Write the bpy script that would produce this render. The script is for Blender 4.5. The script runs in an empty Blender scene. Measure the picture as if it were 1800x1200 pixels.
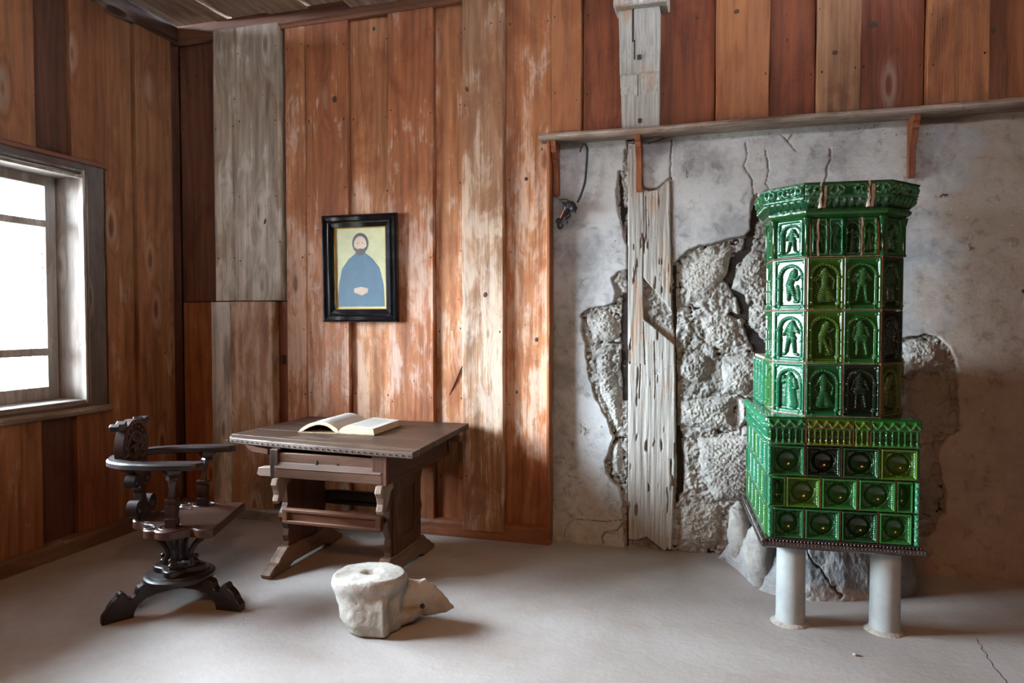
import bpy, math, random
import numpy as np
from mathutils import Vector, Matrix
random.seed(7)
S = bpy.context.scene
C = S.collection
R = math.radians
# ------------------------------------------------------------------ camera
F = 1230.0; TH = R(16.2); PIT = math.atan(38/1230.0); CH = 1.5
cam_d = bpy.data.cameras.new('camera'); cam = bpy.data.objects.new('camera', cam_d); C.objects.link(cam)
cam_d.sensor_width = 36; cam_d.lens = F/1800*36; cam_d.clip_start = 0.05; cam_d.clip_end = 200
cam.location = (0, 0, CH); cam.rotation_euler = (math.pi/2-PIT, 0, TH)
S.camera = cam
# ------------------------------------------------------------------ light
S.view_settings.view_transform = 'Standard'; S.view_settings.look = 'None'
S.view_settings.gamma = 1; S.view_settings.use_curve_mapping = False
S.view_settings.exposure = 0.0
SKY, GROUND, WARM = 168.0, 32.0, 105.0
w = bpy.data.worlds.new('sky'); S.world = w; w.use_nodes = True
nt = w.node_tree; nt.nodes.clear()
o_ = nt.nodes.new('ShaderNodeOutputWorld'); bg = nt.nodes.new('ShaderNodeBackground')
tc = nt.nodes.new('ShaderNodeTexCoord'); sx = nt.nodes.new('ShaderNodeSeparateXYZ')
rp = nt.nodes.new('ShaderNodeMapRange'); mx = nt.nodes.new('ShaderNodeMix'); mx.data_type = 'RGBA'
nt.links.new(tc.outputs['Generated'], sx.inputs[0]); nt.links.new(sx.outputs['Z'], rp.inputs[0])
rp.inputs[1].default_value = -0.06; rp.inputs[2].default_value = 0.02
nt.links.new(rp.outputs[0], mx.inputs[0])
mx.inputs[6].default_value = (GROUND, GROUND*1.0, GROUND*0.95, 1)          # hazy ground far below
mx.inputs[7].default_value = (SKY*0.85, SKY*0.96, SKY*1.09, 1)           # overcast sky
nt.links.new(mx.outputs[2], bg.inputs[0]); nt.links.new(bg.outputs[0], o_.inputs[0])

def area(name, loc, rot, sx_, sy_, energy, col, portal=False):
    d = bpy.data.lights.new(name, 'AREA'); d.shape = 'RECTANGLE'; d.size = sx_; d.size_y = sy_
    d.energy = energy; d.color = col
    if portal: d.cycles.is_portal = True
    o = bpy.data.objects.new(name, d); C.objects.link(o); o.location = loc; o.rotation_euler = rot
    return o
WY0, WY1, WZ0, WZ1 = 1.62, 3.645, 0.965, 2.446      # opening of the window in the left wall
area('window_portal', (-4.36, (WY0+WY1)/2, (WZ0+WZ1)/2), (0, R(-90), 0), 1.6, 2.15, 1, (1, 1, 1), True)
area('warm_fill', (-0.3, -0.7, 3.5), (0, 0, 0), 0.7, 0.7, WARM, (1.0, 0.47, 0.19))  # unseen warm fill, added behind the camera to lift the shadows

# ------------------------------------------------------------------ node helpers
class NT:
    def __init__(s, name):
        s.m = bpy.data.materials.new(name); s.m.use_nodes = True
        s.t = s.m.node_tree; s.t.nodes.clear()
        s.out = s.t.nodes.new('ShaderNodeOutputMaterial'); s.p = s.t.nodes.new('ShaderNodeBsdfPrincipled')
        s.t.links.new(s.p.outputs[0], s.out.inputs[0])
    def n(s, k, **kw):
        x = s.t.nodes.new(k)
        for a, b in kw.items(): setattr(x, a, b)
        return x
    def put(s, a, sock):
        if a is None: return
        if hasattr(a, 'is_output') or isinstance(a, bpy.types.NodeSocket): s.t.links.new(a, sock)
        else: sock.default_value = a
    def math(s, op, a, b=0.0, c=0.0, clamp=False):
        x = s.n('ShaderNodeMath', operation=op, use_clamp=clamp)
        s.put(a, x.inputs[0]); s.put(b, x.inputs[1]); s.put(c, x.inputs[2]); return x.outputs[0]
    def vmath(s, op, a, b):
        x = s.n('ShaderNodeVectorMath', operation=op); s.put(a, x.inputs[0]); s.put(b, x.inputs[1]); return x.outputs[0]
    def mix(s, f, a, b, mode='MIX'):
        x = s.n('ShaderNodeMix', data_type='RGBA', blend_type=mode)
        s.put(f, x.inputs[0]); s.put(a if not isinstance(a, tuple) else (*a[:3], 1), x.inputs[6]); s.put(b if not isinstance(b, tuple) else (*b[:3], 1), x.inputs[7])
        return x.outputs[2]
    def noise(s, v, scale, detail=4, rough=0.55, dist=0.0):
        x = s.n('ShaderNodeTexNoise'); s.put(v, x.inputs['Vector']); x.inputs['Scale'].default_value = scale
        x.inputs['Detail'].default_value = detail; x.inputs['Roughness'].default_value = rough; x.inputs['Distortion'].default_value = dist
        return x.outputs[0]
    def vor(s, v, scale, feature='F1', out='Distance', rnd=1.0):
        x = s.n('ShaderNodeTexVoronoi', feature=feature); s.put(v, x.inputs['Vector']); x.inputs['Scale'].default_value = scale
        x.inputs['Randomness'].default_value = rnd
        return x.outputs[out]
    def rng(s, v, a, b, c=0.0, d=1.0, smooth=True):
        x = s.n('ShaderNodeMapRange', interpolation_type='SMOOTHSTEP' if smooth else 'LINEAR')
        s.put(v, x.inputs[0])
        for i, q in enumerate((a, b, c, d)): s.put(q, x.inputs[i+1])
        return x.outputs[0]
    def bump(s, h, strength, dist, prev=None):
        x = s.n('ShaderNodeBump'); s.put(h, x.inputs['Height']); x.inputs['Strength'].default_value = strength
        x.inputs['Distance'].default_value = dist
        if prev: s.put(prev, x.inputs['Normal'])
        return x.outputs[0]
    def scale(s, v, k): return s.vmath('MULTIPLY', v, k)

def wood(name, axis='z', wearcol=(0.46, 0.40, 0.34), rough=0.62, ringd=0.55, bumpk=0.5, lowwear=0.0, color=None, wear=None, spec=0.35, holes=True):
    N = NT(name)
    tcn = N.n('ShaderNodeTexCoord'); oi = N.n('ShaderNodeObjectInfo')
    rnd = N.math('MULTIPLY', oi.outputs['Random'], 37.0)
    v = N.vmath('ADD', tcn.outputs['Object'], (0, 0, 0))
    sep = N.n('ShaderNodeSeparateXYZ'); N.put(v, sep.inputs[0])
    ax = {'x': 0, 'y': 1, 'z': 2}[axis]
    long_ = sep.outputs[ax]; cr = [sep.outputs[i] for i in range(3) if i != ax]
    def vec(a, b, c):
        x = N.n('ShaderNodeCombineXYZ'); N.put(a, x.inputs[0]); N.put(b, x.inputs[1]); N.put(c, x.inputs[2]); return x.outputs[0]
    L = N.math('ADD', long_, rnd)
    c0 = N.math('ADD', cr[0], N.math('MULTIPLY', rnd, 0.73))
    c1 = cr[1]
    vk = vec(N.math('MULTIPLY', c0, 4.2), N.math('MULTIPLY', c1, 4.2), N.math('MULTIPLY', L, 1.25))
    kd = N.vor(vk, 1.0, rnd=0.85)                                     # distance to the nearest knot
    knot = N.rng(kd, 0.05, 0.115, 1, 0); halo = N.rng(kd, 0.04, 0.42, 1, 0); kpale = N.math('MULTIPLY', N.rng(kd, 0.24, 0.12), N.rng(kd, 0.09, 0.13))
    low = N.noise(vec(N.math('MULTIPLY', c0, 3.0), c1, N.math('MULTIPLY', L, 0.55)), 1.0, 2)
    ph = N.math('ADD', N.math('MULTIPLY', c0, 95.0), N.math('MULTIPLY', low, 34.0))
    ph = N.math('ADD', ph, N.math('MULTIPLY', halo, 17.0))
    ring = N.rng(N.math('SINE', ph), -0.9, 1.0)
    fine = N.noise(vec(N.math('MULTIPLY', c0, 110), N.math('MULTIPLY', c1, 110), N.math('MULTIPLY', L, 3.0)), 1.0, 3, 0.6)
    streak = N.noise(vec(N.math('MULTIPLY', c0, 16), N.math('MULTIPLY', c1, 16), N.math('MULTIPLY', L, 1.0)), 1.0, 4, 0.6)
    patch = N.noise(vec(N.math('MULTIPLY', c0, 4.5), N.math('MULTIPLY', c1, 4.5), N.math('MULTIPLY', L, 1.9)), 1.0, 5, 0.62, 0.6)
    base = oi.outputs['Color'] if color is None else (*color, 1)
    wr = oi.outputs['Alpha'] if wear is None else wear
    g = N.math('ADD', N.math('MULTIPLY', ring, -0.30*ringd), N.math('ADD', N.math('MULTIPLY', fine, 0.7), N.math('MULTIPLY', streak, 1.2)))
    g = N.rng(g, 0.45, 1.35, 0.48, 1.42, False)
    col = N.mix(1.0, base, vec(g, g, g), 'MULTIPLY')
    # reddish soaked zones
    col = N.mix(N.rng(patch, 0.52, 0.36, 0, 0.6), col, N.mix(1.0, col, (0.62, 0.42, 0.32), 'MULTIPLY'))
    # pale worn zones
    patch2 = N.noise(vec(N.math('MULTIPLY', c0, 13), N.math('MULTIPLY', c1, 13), N.math('MULTIPLY', L, 5.0)), 1.0, 5, 0.65, 0.8)
    wm = N.math('ADD', N.math('ADD', patch, N.math('MULTIPLY', N.math('SUBTRACT', patch2, 0.5), 0.8)), N.math('MULTIPLY', N.math('SUBTRACT', streak, 0.5), 0.6))
    wm = N.math('ADD', wm, N.math('MULTIPLY', halo, 0.08))
    wm = N.math('ADD', wm, N.math('MULTIPLY', N.math('SUBTRACT', fine, 0.5), 0.35))
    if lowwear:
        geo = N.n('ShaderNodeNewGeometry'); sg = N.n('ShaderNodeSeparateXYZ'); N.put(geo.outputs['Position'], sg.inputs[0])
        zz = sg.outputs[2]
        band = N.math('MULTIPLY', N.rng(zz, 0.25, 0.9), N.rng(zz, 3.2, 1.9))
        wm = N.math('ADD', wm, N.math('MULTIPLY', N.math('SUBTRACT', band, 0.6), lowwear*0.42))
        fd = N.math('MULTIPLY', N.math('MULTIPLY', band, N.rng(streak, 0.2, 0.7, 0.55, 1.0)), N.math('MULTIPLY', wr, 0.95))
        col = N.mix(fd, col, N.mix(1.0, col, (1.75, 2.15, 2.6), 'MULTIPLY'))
    thr = N.math('SUBTRACT', 0.86, N.math('MULTIPLY', wr, 0.52))
    wm = N.rng(wm, N.math('ADD', thr, 0.02), N.math('ADD', thr, 0.26)); wm = N.math('MAXIMUM', wm, N.math('MULTIPLY', kpale, 0.55))
    col = N.mix(N.math('MULTIPLY', wm, 0.72), col, N.mix(0.62, N.mix(1.0, col, (1.6, 1.6, 1.6), 'MULTIPLY'), wearcol))
    # knots, worm holes
    col = N.mix(N.math('MULTIPLY', knot, 0.72), col, N.mix(1.0, base, (0.32, 0.24, 0.22), 'MULTIPLY'))
    hb = N.math('MULTIPLY', fine, 0.5)
    hb = N.math('ADD', hb, N.math('MULTIPLY', ring, 0.25*ringd))
    if holes:
        hv = N.vor(vec(N.math('MULTIPLY', c0, 1.0), c1, N.math('MULTIPLY', L, 0.6)), 26.0)
        hmask = N.math('MULTIPLY', N.rng(hv, 0.10, 0.05), N.rng(N.noise(vec(c0, c1, L), 2.6, 2), 0.53, 0.62))
        nv = N.vor(vec(N.math('MULTIPLY', c0, 1.0), c1, N.math('MULTIPLY', L, 0.62)), 7.0)
        hmask = N.math('MAXIMUM', hmask, N.rng(nv, 0.045, 0.028))
        col = N.mix(N.math('MULTIPLY', hmask, 0.85), col, (0.012, 0.008, 0.006))
        hb = N.math('SUBTRACT', hb, N.math('MULTIPLY', hmask, 1.0))
    N.put(col, N.p.inputs['Base Color'])
    N.put(N.rng(wm, 0, 1, rough, min(1, rough+0.2)), N.p.inputs['Roughness'])
    N.p.inputs['Specular IOR Level'].default_value = spec
    hb = N.math('SUBTRACT', hb, N.math('MULTIPLY', knot, 0.3))
    N.put(N.bump(hb, bumpk, 0.006), N.p.inputs['Normal'])
    return N.m

def simple(name, col, rough=0.5, metal=0.0, var=0.35, nscale=9.0, bumpk=0.15, coat=0.0, spec=0.5, col2=None, bdist=0.004, bscale=60):
    N = NT(name); tcn = N.n('ShaderNodeTexCoord'); v = tcn.outputs['Object']
    nz = N.noise(v, nscale, 5, 0.6)
    c2 = col2 if col2 else tuple(c*(1-var) for c in col)
    N.put(N.mix(N.rng(nz, 0.35, 0.65), col, c2), N.p.inputs['Base Color'])
    N.put(N.rng(nz, 0.3, 0.7, rough*0.85, min(1, rough*1.15)), N.p.inputs['Roughness'])
    N.p.inputs['Metallic'].default_value = metal; N.p.inputs['Coat Weight'].default_value = coat
    N.p.inputs['Coat Roughness'].default_value = 0.06; N.p.inputs['Specular IOR Level'].default_value = spec
    if bumpk: N.put(N.bump(N.noise(v, bscale, 4), bumpk, bdist), N.p.inputs['Normal'])
    return N.m

M = {}
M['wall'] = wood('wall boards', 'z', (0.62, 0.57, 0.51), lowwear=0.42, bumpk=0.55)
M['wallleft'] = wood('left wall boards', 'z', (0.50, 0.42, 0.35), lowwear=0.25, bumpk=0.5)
M['woodx'] = wood('boards along x', 'x', (0.50, 0.45, 0.40))
M['woody'] = wood('boards along y', 'y', (0.50, 0.45, 0.40))
M['woodz'] = wood('boards upright', 'z', (0.50, 0.45, 0.40))
M['ceil'] = wood('ceiling boards', 'y', (0.42, 0.38, 0.33), rough=0.8)
M['table'] = wood('oak table top', 'x', (0.20, 0.155, 0.125), rough=0.45, spec=0.35, bumpk=0.4)
M['tablez'] = wood('oak table uprights', 'z', (0.20, 0.15, 0.115), rough=0.5, spec=0.3, bumpk=0.4)
M['tabley'] = wood('oak table feet', 'y', (0.20, 0.15, 0.115), rough=0.5, spec=0.3, bumpk=0.4)
M['chair'] = wood('dark polished chair wood', 'x', (0.06, 0.035, 0.025), rough=0.36, spec=0.4, bumpk=0.25, holes=False, ringd=0.2)
M['iron'] = simple('blackened iron', (0.05, 0.05, 0.055), 0.42, 0.7, 0.5, 30, 0.4)
M['glosblack'] = simple('black lacquer', (0.006, 0.006, 0.008), 0.08, 0, 0.3, 5, 0.02, coat=1.0)
M['gilt'] = simple('gilt edge', (0.62, 0.36, 0.08), 0.32, 0.8, 0.2, 30, 0.1)
M['page'] = simple('old paper', (0.66, 0.60, 0.50), 0.8, 0, 0.12, 14, 0.05)
M['leather'] = simple('book cover', (0.30, 0.19, 0.10), 0.6, 0, 0.4, 30, 0.2)
M['pillar'] = simple('limewashed pillar', (0.36, 0.38, 0.37), 0.6, 0, 0.22, 6, 0.25, bscale=14)
M['groutpink'] = simple('clay grout', (0.40, 0.24, 0.16), 0.9, 0, 0.4, 25, 0.5)
M['groutpale'] = simple('pale mending grout', (0.58, 0.44, 0.36), 0.9, 0, 0.35, 30, 0.5)
M['plate'] = simple('dark brown glaze', (0.055, 0.035, 0.030), 0.16, 0, 0.5, 20, 0.15, coat=0.8)
M['dirt'] = simple('crack dirt', (0.02, 0.012, 0.008), 0.95, 0)

def mat_glaze():
    N = NT('green glaze'); oi = N.n('ShaderNodeObjectInfo'); tcn = N.n('ShaderNodeTexCoord')
    at = N.n('ShaderNodeAttribute', attribute_name='relief'); f = at.outputs['Fac']
    rv = N.n('ShaderNodeCombineXYZ'); N.put(N.math('MULTIPLY', oi.outputs['Random'], 9.0), rv.inputs[0])
    v = N.vmath('ADD', tcn.outputs['Object'], rv.outputs[0])
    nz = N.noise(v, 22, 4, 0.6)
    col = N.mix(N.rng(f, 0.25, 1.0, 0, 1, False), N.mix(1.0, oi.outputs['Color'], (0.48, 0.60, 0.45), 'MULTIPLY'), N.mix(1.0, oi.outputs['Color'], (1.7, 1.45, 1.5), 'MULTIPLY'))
    col = N.mix(N.rng(nz, 0.35, 0.7, 0.0, 0.35), col, N.mix(1.0, col, (0.95, 0.72, 0.5), 'MULTIPLY'))
    chip = N.math('MULTIPLY', N.rng(f, 0.93, 1.0), N.rng(N.noise(v, 70, 3), 0.56, 0.66))
    col = N.mix(N.math('MULTIPLY', chip, 0.7), col, (0.36, 0.30, 0.22))
    N.put(col, N.p.inputs['Base Color']); N.p.inputs['Roughness'].default_value = 0.16
    N.p.inputs['Coat Weight'].default_value = 0.5; N.p.inputs['Coat Roughness'].default_value = 0.04
    N.p.inputs['Specular IOR Level'].default_value = 0.45
    N.put(N.bump(N.noise(v, 45, 3), 0.35, 0.004), N.p.inputs['Normal'])
    return N.m
M['glaze'] = mat_glaze()

def mat_plaster(name, c1, c2, brown, bumpk, bscale, brownamt=1.0, rough=0.9):
    N = NT(name); geo = N.n('ShaderNodeNewGeometry'); v = geo.outputs['Position']
    s = N.n('ShaderNodeSeparateXYZ'); N.put(v, s.inputs[0])
    a = N.noise(v, 2.2, 6, 0.62); b = N.noise(v, 14, 5, 0.65, 0.5)
    col = N.mix(N.rng(N.math('ADD', a, N.math('MULTIPLY', b, 0.45)), 0.58, 0.86), c1, c2)
    # shade painted in as brown towards the foot and far right of the wall
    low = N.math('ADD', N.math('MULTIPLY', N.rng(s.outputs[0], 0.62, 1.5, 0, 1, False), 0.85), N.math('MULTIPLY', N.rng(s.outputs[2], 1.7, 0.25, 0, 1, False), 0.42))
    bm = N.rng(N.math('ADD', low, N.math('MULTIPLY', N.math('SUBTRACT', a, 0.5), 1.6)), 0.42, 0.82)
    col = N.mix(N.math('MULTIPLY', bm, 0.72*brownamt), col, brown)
    sv = N.scale(v, (1.0, 1.0, 2.3)); sc = N.noise(sv, 38, 4, 0.7, 1.2)
    scr = N.math('MULTIPLY', N.rng(sc, 0.60, 0.68), N.rng(a, 0.46, 0.58))
    col = N.mix(N.math('MULTIPLY', scr, 0.55), col, (0.66, 0.65, 0.62))
    dk = N.math('MULTIPLY', N.rng(b, 0.44, 0.34), 0.4)
    col = N.mix(dk, col, N.mix(1.0, col, (0.5, 0.44, 0.38), 'MULTIPLY'))
    cr = N.n('ShaderNodeAttribute', attribute_name='cavity').outputs['Fac']
    col = N.mix(cr, col, (0.05, 0.030, 0.02))
    N.put(col, N.p.inputs['Base Color']); N.p.inputs['Roughness'].default_value = rough; N.p.inputs['Specular IOR Level'].default_value = 0.2
    h = N.math('ADD', N.noise(v, bscale, 6, 0.68), N.math('MULTIPLY', scr, 0.2))
    N.put(N.bump(h, bumpk, 0.02), N.p.inputs['Normal'])
    return N.m
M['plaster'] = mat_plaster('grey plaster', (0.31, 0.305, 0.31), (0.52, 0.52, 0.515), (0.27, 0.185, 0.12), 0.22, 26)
M['mortar'] = mat_plaster('rough mortar', (0.30, 0.285, 0.265), (0.52, 0.50, 0.47), (0.20, 0.145, 0.10), 0.9, 48, 0.8)
M['stone'] = mat_plaster('rubble stone', (0.29, 0.275, 0.255), (0.50, 0.48, 0.44), (0.21, 0.155, 0.11), 0.7, 60, 0.9)

def mat_floor():
    N = NT('beaten screed floor'); geo = N.n('ShaderNodeNewGeometry'); v = geo.outputs['Position']
    a = N.noise(v, 0.9, 6, 0.6, 0.4); b = N.noise(v, 7, 6, 0.65); c = N.noise(N.scale(v, (1.0, 1.6, 1.0)), 1.7, 6, 0.6, 0.3)
    col = N.mix(N.rng(a, 0.35, 0.68), (0.31, 0.275, 0.255), (0.40, 0.37, 0.35))
    col = N.mix(N.rng(c, 0.48, 0.78, 0, 0.4), col, (0.27, 0.20, 0.15))
    col = N.mix(N.rng(b, 0.55, 0.75, 0, 0.3), col, (0.42, 0.39, 0.365))
    s = N.n('ShaderNodeSeparateXYZ'); N.put(v, s.inputs[0])
    # dark patch in the corner behind the chair
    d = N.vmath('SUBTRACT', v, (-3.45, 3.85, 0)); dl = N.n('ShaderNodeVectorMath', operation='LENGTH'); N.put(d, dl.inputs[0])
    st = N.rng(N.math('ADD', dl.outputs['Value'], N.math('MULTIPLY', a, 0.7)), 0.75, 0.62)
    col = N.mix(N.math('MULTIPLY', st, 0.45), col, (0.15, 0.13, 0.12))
    dots = N.rng(N.vor(v, 9.0), 0.035, 0.02)
    col = N.mix(N.math('MULTIPLY', dots, 0.6), col, (0.12, 0.09, 0.07))
    N.put(col, N.p.inputs['Base Color']); N.put(N.rng(b, 0.3, 0.7, 0.50, 0.68), N.p.inputs['Roughness'])
    N.p.inputs['Specular IOR Level'].default_value = 0.35
    N.put(N.bump(N.math('ADD', N.noise(v, 30, 5, 0.6), N.math('MULTIPLY', a, 3.0)), 0.12, 0.02), N.p.inputs['Normal'])
    return N.m
M['floor'] = mat_floor()

def mat_bone():
    N = NT('weathered bone'); tcn = N.n('ShaderNodeTexCoord'); v = tcn.outputs['Object']
    a = N.noise(v, 5, 6, 0.6); b = N.noise(v, 45, 5, 0.7)
    col = N.mix(N.rng(a, 0.35, 0.65), (0.40, 0.37, 0.33), (0.24, 0.205, 0.165))
    col = N.mix(N.rng(b, 0.55, 0.75, 0, 0.4), col, (0.25, 0.20, 0.15))
    pit = N.rng(N.vor(v, 15), 0.13, 0.07); pit = N.math('MULTIPLY', pit, N.rng(a, 0.46, 0.54))
    col = N.mix(N.math('MULTIPLY', pit, 0.8), col, (0.09, 0.055, 0.035))
    N.put(col, N.p.inputs['Base Color']); N.p.inputs['Roughness'].default_value = 0.7
    N.put(N.bump(N.math('SUBTRACT', b, pit), 0.6, 0.01), N.p.inputs['Normal'])
    return N.m
M['bone'] = mat_bone()

def mat_glass():
    m = bpy.data.materials.new('old window glass'); m.use_nodes = True; t = m.node_tree; t.nodes.clear()
    o = t.nodes.new('ShaderNodeOutputMaterial'); mi = t.nodes.new('ShaderNodeMixShader'); tr = t.nodes.new('ShaderNodeBsdfTransparent')
    gl = t.nodes.new('ShaderNodeBsdfGlossy'); fr = t.nodes.new('ShaderNodeFresnel'); gl.inputs['Roughness'].default_value = 0.03
    tr.inputs[0].default_value = (0.95, 0.98, 0.98, 1)
    t.links.new(fr.outputs[0], mi.inputs[0]); t.links.new(tr.outputs[0], mi.inputs[1]); t.links.new(gl.outputs[0], mi.inputs[2]); t.links.new(mi.outputs[0], o.inputs[0])
    return m
M['glass'] = mat_glass()

def mat_print():
    N = NT('printed page'); tcn = N.n('ShaderNodeTexCoord'); v = tcn.outputs['Object']
    s = N.n('ShaderNodeSeparateXYZ'); N.put(v, s.inputs[0])
    ln = N.rng(N.math('SINE', N.math('MULTIPLY', s.outputs[1], 2*math.pi/0.0145)), 0.1, 0.5)
    wd = N.rng(N.noise(N.scale(v, (260, 95, 1)), 1.0, 2), 0.36, 0.44)
    at = N.n('ShaderNodeAttribute', attribute_name='ink').outputs['Fac']
    k = N.math('MULTIPLY', N.math('MULTIPLY', ln, wd), at)
    N.put(N.mix(N.math('MULTIPLY', k, 0.9), (0.56, 0.53, 0.48), (0.10, 0.09, 0.08)), N.p.inputs['Base Color']); N.p.inputs['Roughness'].default_value = 0.8
    return N.m
M['print'] = mat_print()

# ------------------------------------------------------------------ mesh helpers
class MB:
    def __init__(s): s.v = []; s.f = []
    def add(s, v, f):
        o = len(s.v); s.v += [tuple(p) for p in v]; s.f += [tuple(i+o for i in q) for q in f]; return s
    def box(s, c, d, rz=0.0, taper=1.0, b=0.0):
        """box with centre c, size d; bevelled by b"""
        hx, hy, hz = d[0]/2, d[1]/2, d[2]/2
        cs, sn = math.cos(rz), math.sin(rz)
        def ring(z, k, ins):
            x, y = (hx-ins)*k, (hy-ins)*k; bb = min(b, x*0.9, y*0.9)
            if b <= 0: pts = [(-x, -y), (x, -y), (x, y), (-x, y)]
            else: pts = [(-x+bb, -y), (x-bb, -y), (x, -y+bb), (x, y-bb), (x-bb, y), (-x+bb, y), (-x, y-bb), (-x, -y+bb)]
            return [(c[0]+px*cs-py*sn, c[1]+px*sn+py*cs, c[2]+z) for px, py in pts]
        rs = [ring(-hz, 1, 0), ring(hz, taper, 0)] if b <= 0 else [ring(-hz, 1, b), ring(-hz+b, 1, 0), ring(hz-b, taper, 0), ring(hz, taper, b)]
        return s.loft(rs)
    def loft(s, rs, caps=True, closed=True):
        n = len(rs[0]); v = [p for r in rs for p in r]; f = []
        for i in range(len(rs)-1):
            for j in range(n if closed else n-1):
                k = (j+1) % n
                f.append((i*n+j, i*n+k, (i+1)*n+k, (i+1)*n+j))
        if caps: f.append(tuple(reversed(range(n)))); f.append(tuple(range((len(rs)-1)*n, len(rs)*n)))
        return s.add(v, f)
    def lathe(s, prof, c=(0, 0, 0), n=24):
        return s.loft([[(c[0]+r*math.cos(2*math.pi*j/n), c[1]+r*math.sin(2*math.pi*j/n), c[2]+z) for j in range(n)] for r, z in prof])
    def tube(s, pts, rad, n=8, flat=1.0):
        pts = [Vector(p) for p in pts]; rs = []
        up = Vector((0, 0, 1))
        prev = None
        for i, p in enumerate(pts):
            t = (pts[min(i+1, len(pts)-1)]-pts[max(i-1, 0)]).normalized()
            if prev is None:
                a = t.cross(up)
                if a.length < 1e-3: a = t.cross(Vector((1, 0, 0)))
                a.normalize()
            else:
                a = (prev - t*prev.dot(t)).normalized()
            prev = a; b = a.cross(t)
            r = rad[i] if isinstance(rad, (list, tuple)) else rad
            rs.append([tuple(p+a*r*math.cos(2*math.pi*j/n)+b*r*flat*math.sin(2*math.pi*j/n)) for j in range(n)])
        return s.loft(rs)
    def prism(s, poly, fn, t0, t1, b=0.0):
        """outline poly (2-D, counter-clockwise) extruded between depths t0 and t1; fn(u,v,t)->xyz"""
        def ins(d):
            if d == 0: return poly
            n = len(poly); out = []
            for i in range(n):
                p0, p1, p2 = Vector(poly[i-1]), Vector(poly[i]), Vector(poly[(i+1) % n])
                e1 = (p1-p0); e2 = (p2-p1)
                n1 = Vector((-e1.y, e1.x)).normalized() if e1.length > 1e-9 else Vector((0, 0)); n2 = Vector((-e2.y, e2.x)).normalized() if e2.length > 1e-9 else n1
                m = n1+n2
                if m.length < 0.3: m = n1
                out.append(tuple(p1+m.normalized()*d))
            return out
        if b > 0: lv = [(t0, b), (t0+b, 0), (t1-b, 0), (t1, b)] if t1 > t0 else [(t0, b), (t0-b, 0), (t1+b, 0), (t1, b)]
        else: lv = [(t0, 0), (t1, 0)]
        rs = [[fn(u, v, t) for u, v in ins(d)] for t, d in lv]
        return s.loft(rs)
    def ball(s, c, r, n=10):
        prof = [(math.cos(a)*1.0, math.sin(a)) for a in [(-math.pi/2)+math.pi*i/n for i in range(n+1)]]
        r = r if isinstance(r, (list, tuple)) else (r, r, r)
        rs = [[(c[0]+r[0]*q*math.cos(2*math.pi*j/(n+4)), c[1]+r[1]*q*math.sin(2*math.pi*j/(n+4)), c[2]+r[2]*z) for j in range(n+4)] for q, z in prof]
        return s.loft(rs)
    def obj(s, name, mat, parent=None, color=None, smooth=False, loc=None):
        me = bpy.data.meshes.new(name); me.from_pydata(s.v, [], s.f); me.validate(); me.update()
        return link(name, me, mat, parent, color, smooth, loc)
def fixn(me):
    import bmesh
    bm = bmesh.new(); bm.from_mesh(me); bmesh.ops.recalc_face_normals(bm, faces=bm.faces); bm.to_mesh(me); bm.free()
def link(name, me, mat, parent=None, color=None, smooth=False, loc=None, fix=True):
    if fix: fixn(me)
    o = bpy.data.objects.new(name, me); C.objects.link(o)
    if mat is not None and not me.materials: me.materials.append(M[mat] if isinstance(mat, str) else mat)
    if parent is not None: o.parent = parent
    if loc is not None: o.location = loc
    if color is not None: o.color = color if len(color) == 4 else (*color, 0.3)
    if smooth is True: me.polygons.foreach_set('use_smooth', [True]*len(me.polygons))
    elif smooth:
        me.polygons.foreach_set('use_smooth', [True]*len(me.polygons))
        try: me.set_sharp_from_angle(angle=R(smooth))
        except Exception: pass
    return o
def thing(name, label, cat, loc=(0, 0, 0), rz=0.0, group=None):
    o = bpy.data.objects.new(name, None); C.objects.link(o); o.location = loc; o.rotation_euler = (0, 0, rz)
    o.empty_display_size = 0.1
    o['label'] = label; o['category'] = cat
    if group: o['group'] = group
    return o
def tag(o, label=None, cat=None, group=None, kind=None):
    if label: o['label'] = label
    if cat: o['category'] = cat
    if group: o['group'] = group
    if kind: o['kind'] = kind
    return o
def smooth_path(pts, n=6):
    """Catmull-Rom through pts"""
    P = [np.array(p, float) for p in pts]; out = []
    for i in range(len(P)-1):
        p0 = P[max(i-1, 0)]; p1 = P[i]; p2 = P[i+1]; p3 = P[min(i+2, len(P)-1)]
        for k in range(n):
            t = k/n
            out.append(tuple(0.5*((2*p1)+(-p0+p2)*t+(2*p0-5*p1+4*p2-p3)*t*t+(-p0+3*p1-3*p2+p3)*t**3)))
    out.append(tuple(P[-1])); return out
# points read off the photograph, carried to real planes of the room
_ct, _st, _cp, _sp = math.cos(TH), math.sin(TH), math.cos(PIT), math.sin(PIT)
_fw = np.array([-_st*_cp, _ct*_cp, -_sp]); _rt = np.array([_ct, _st, 0]); _up = np.cross(_rt, _fw)
def ray(x, y): return _fw+_rt*(x-900)/F-_up*(y-600)/F
def on_wall(x, y, Y=4.6):
    r = ray(x, y); q = r*Y/r[1]; return (q[0], CH+q[2])
def poly_wall(pts, Y=4.6): return [on_wall(x, y, Y) for x, y in pts]

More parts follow.
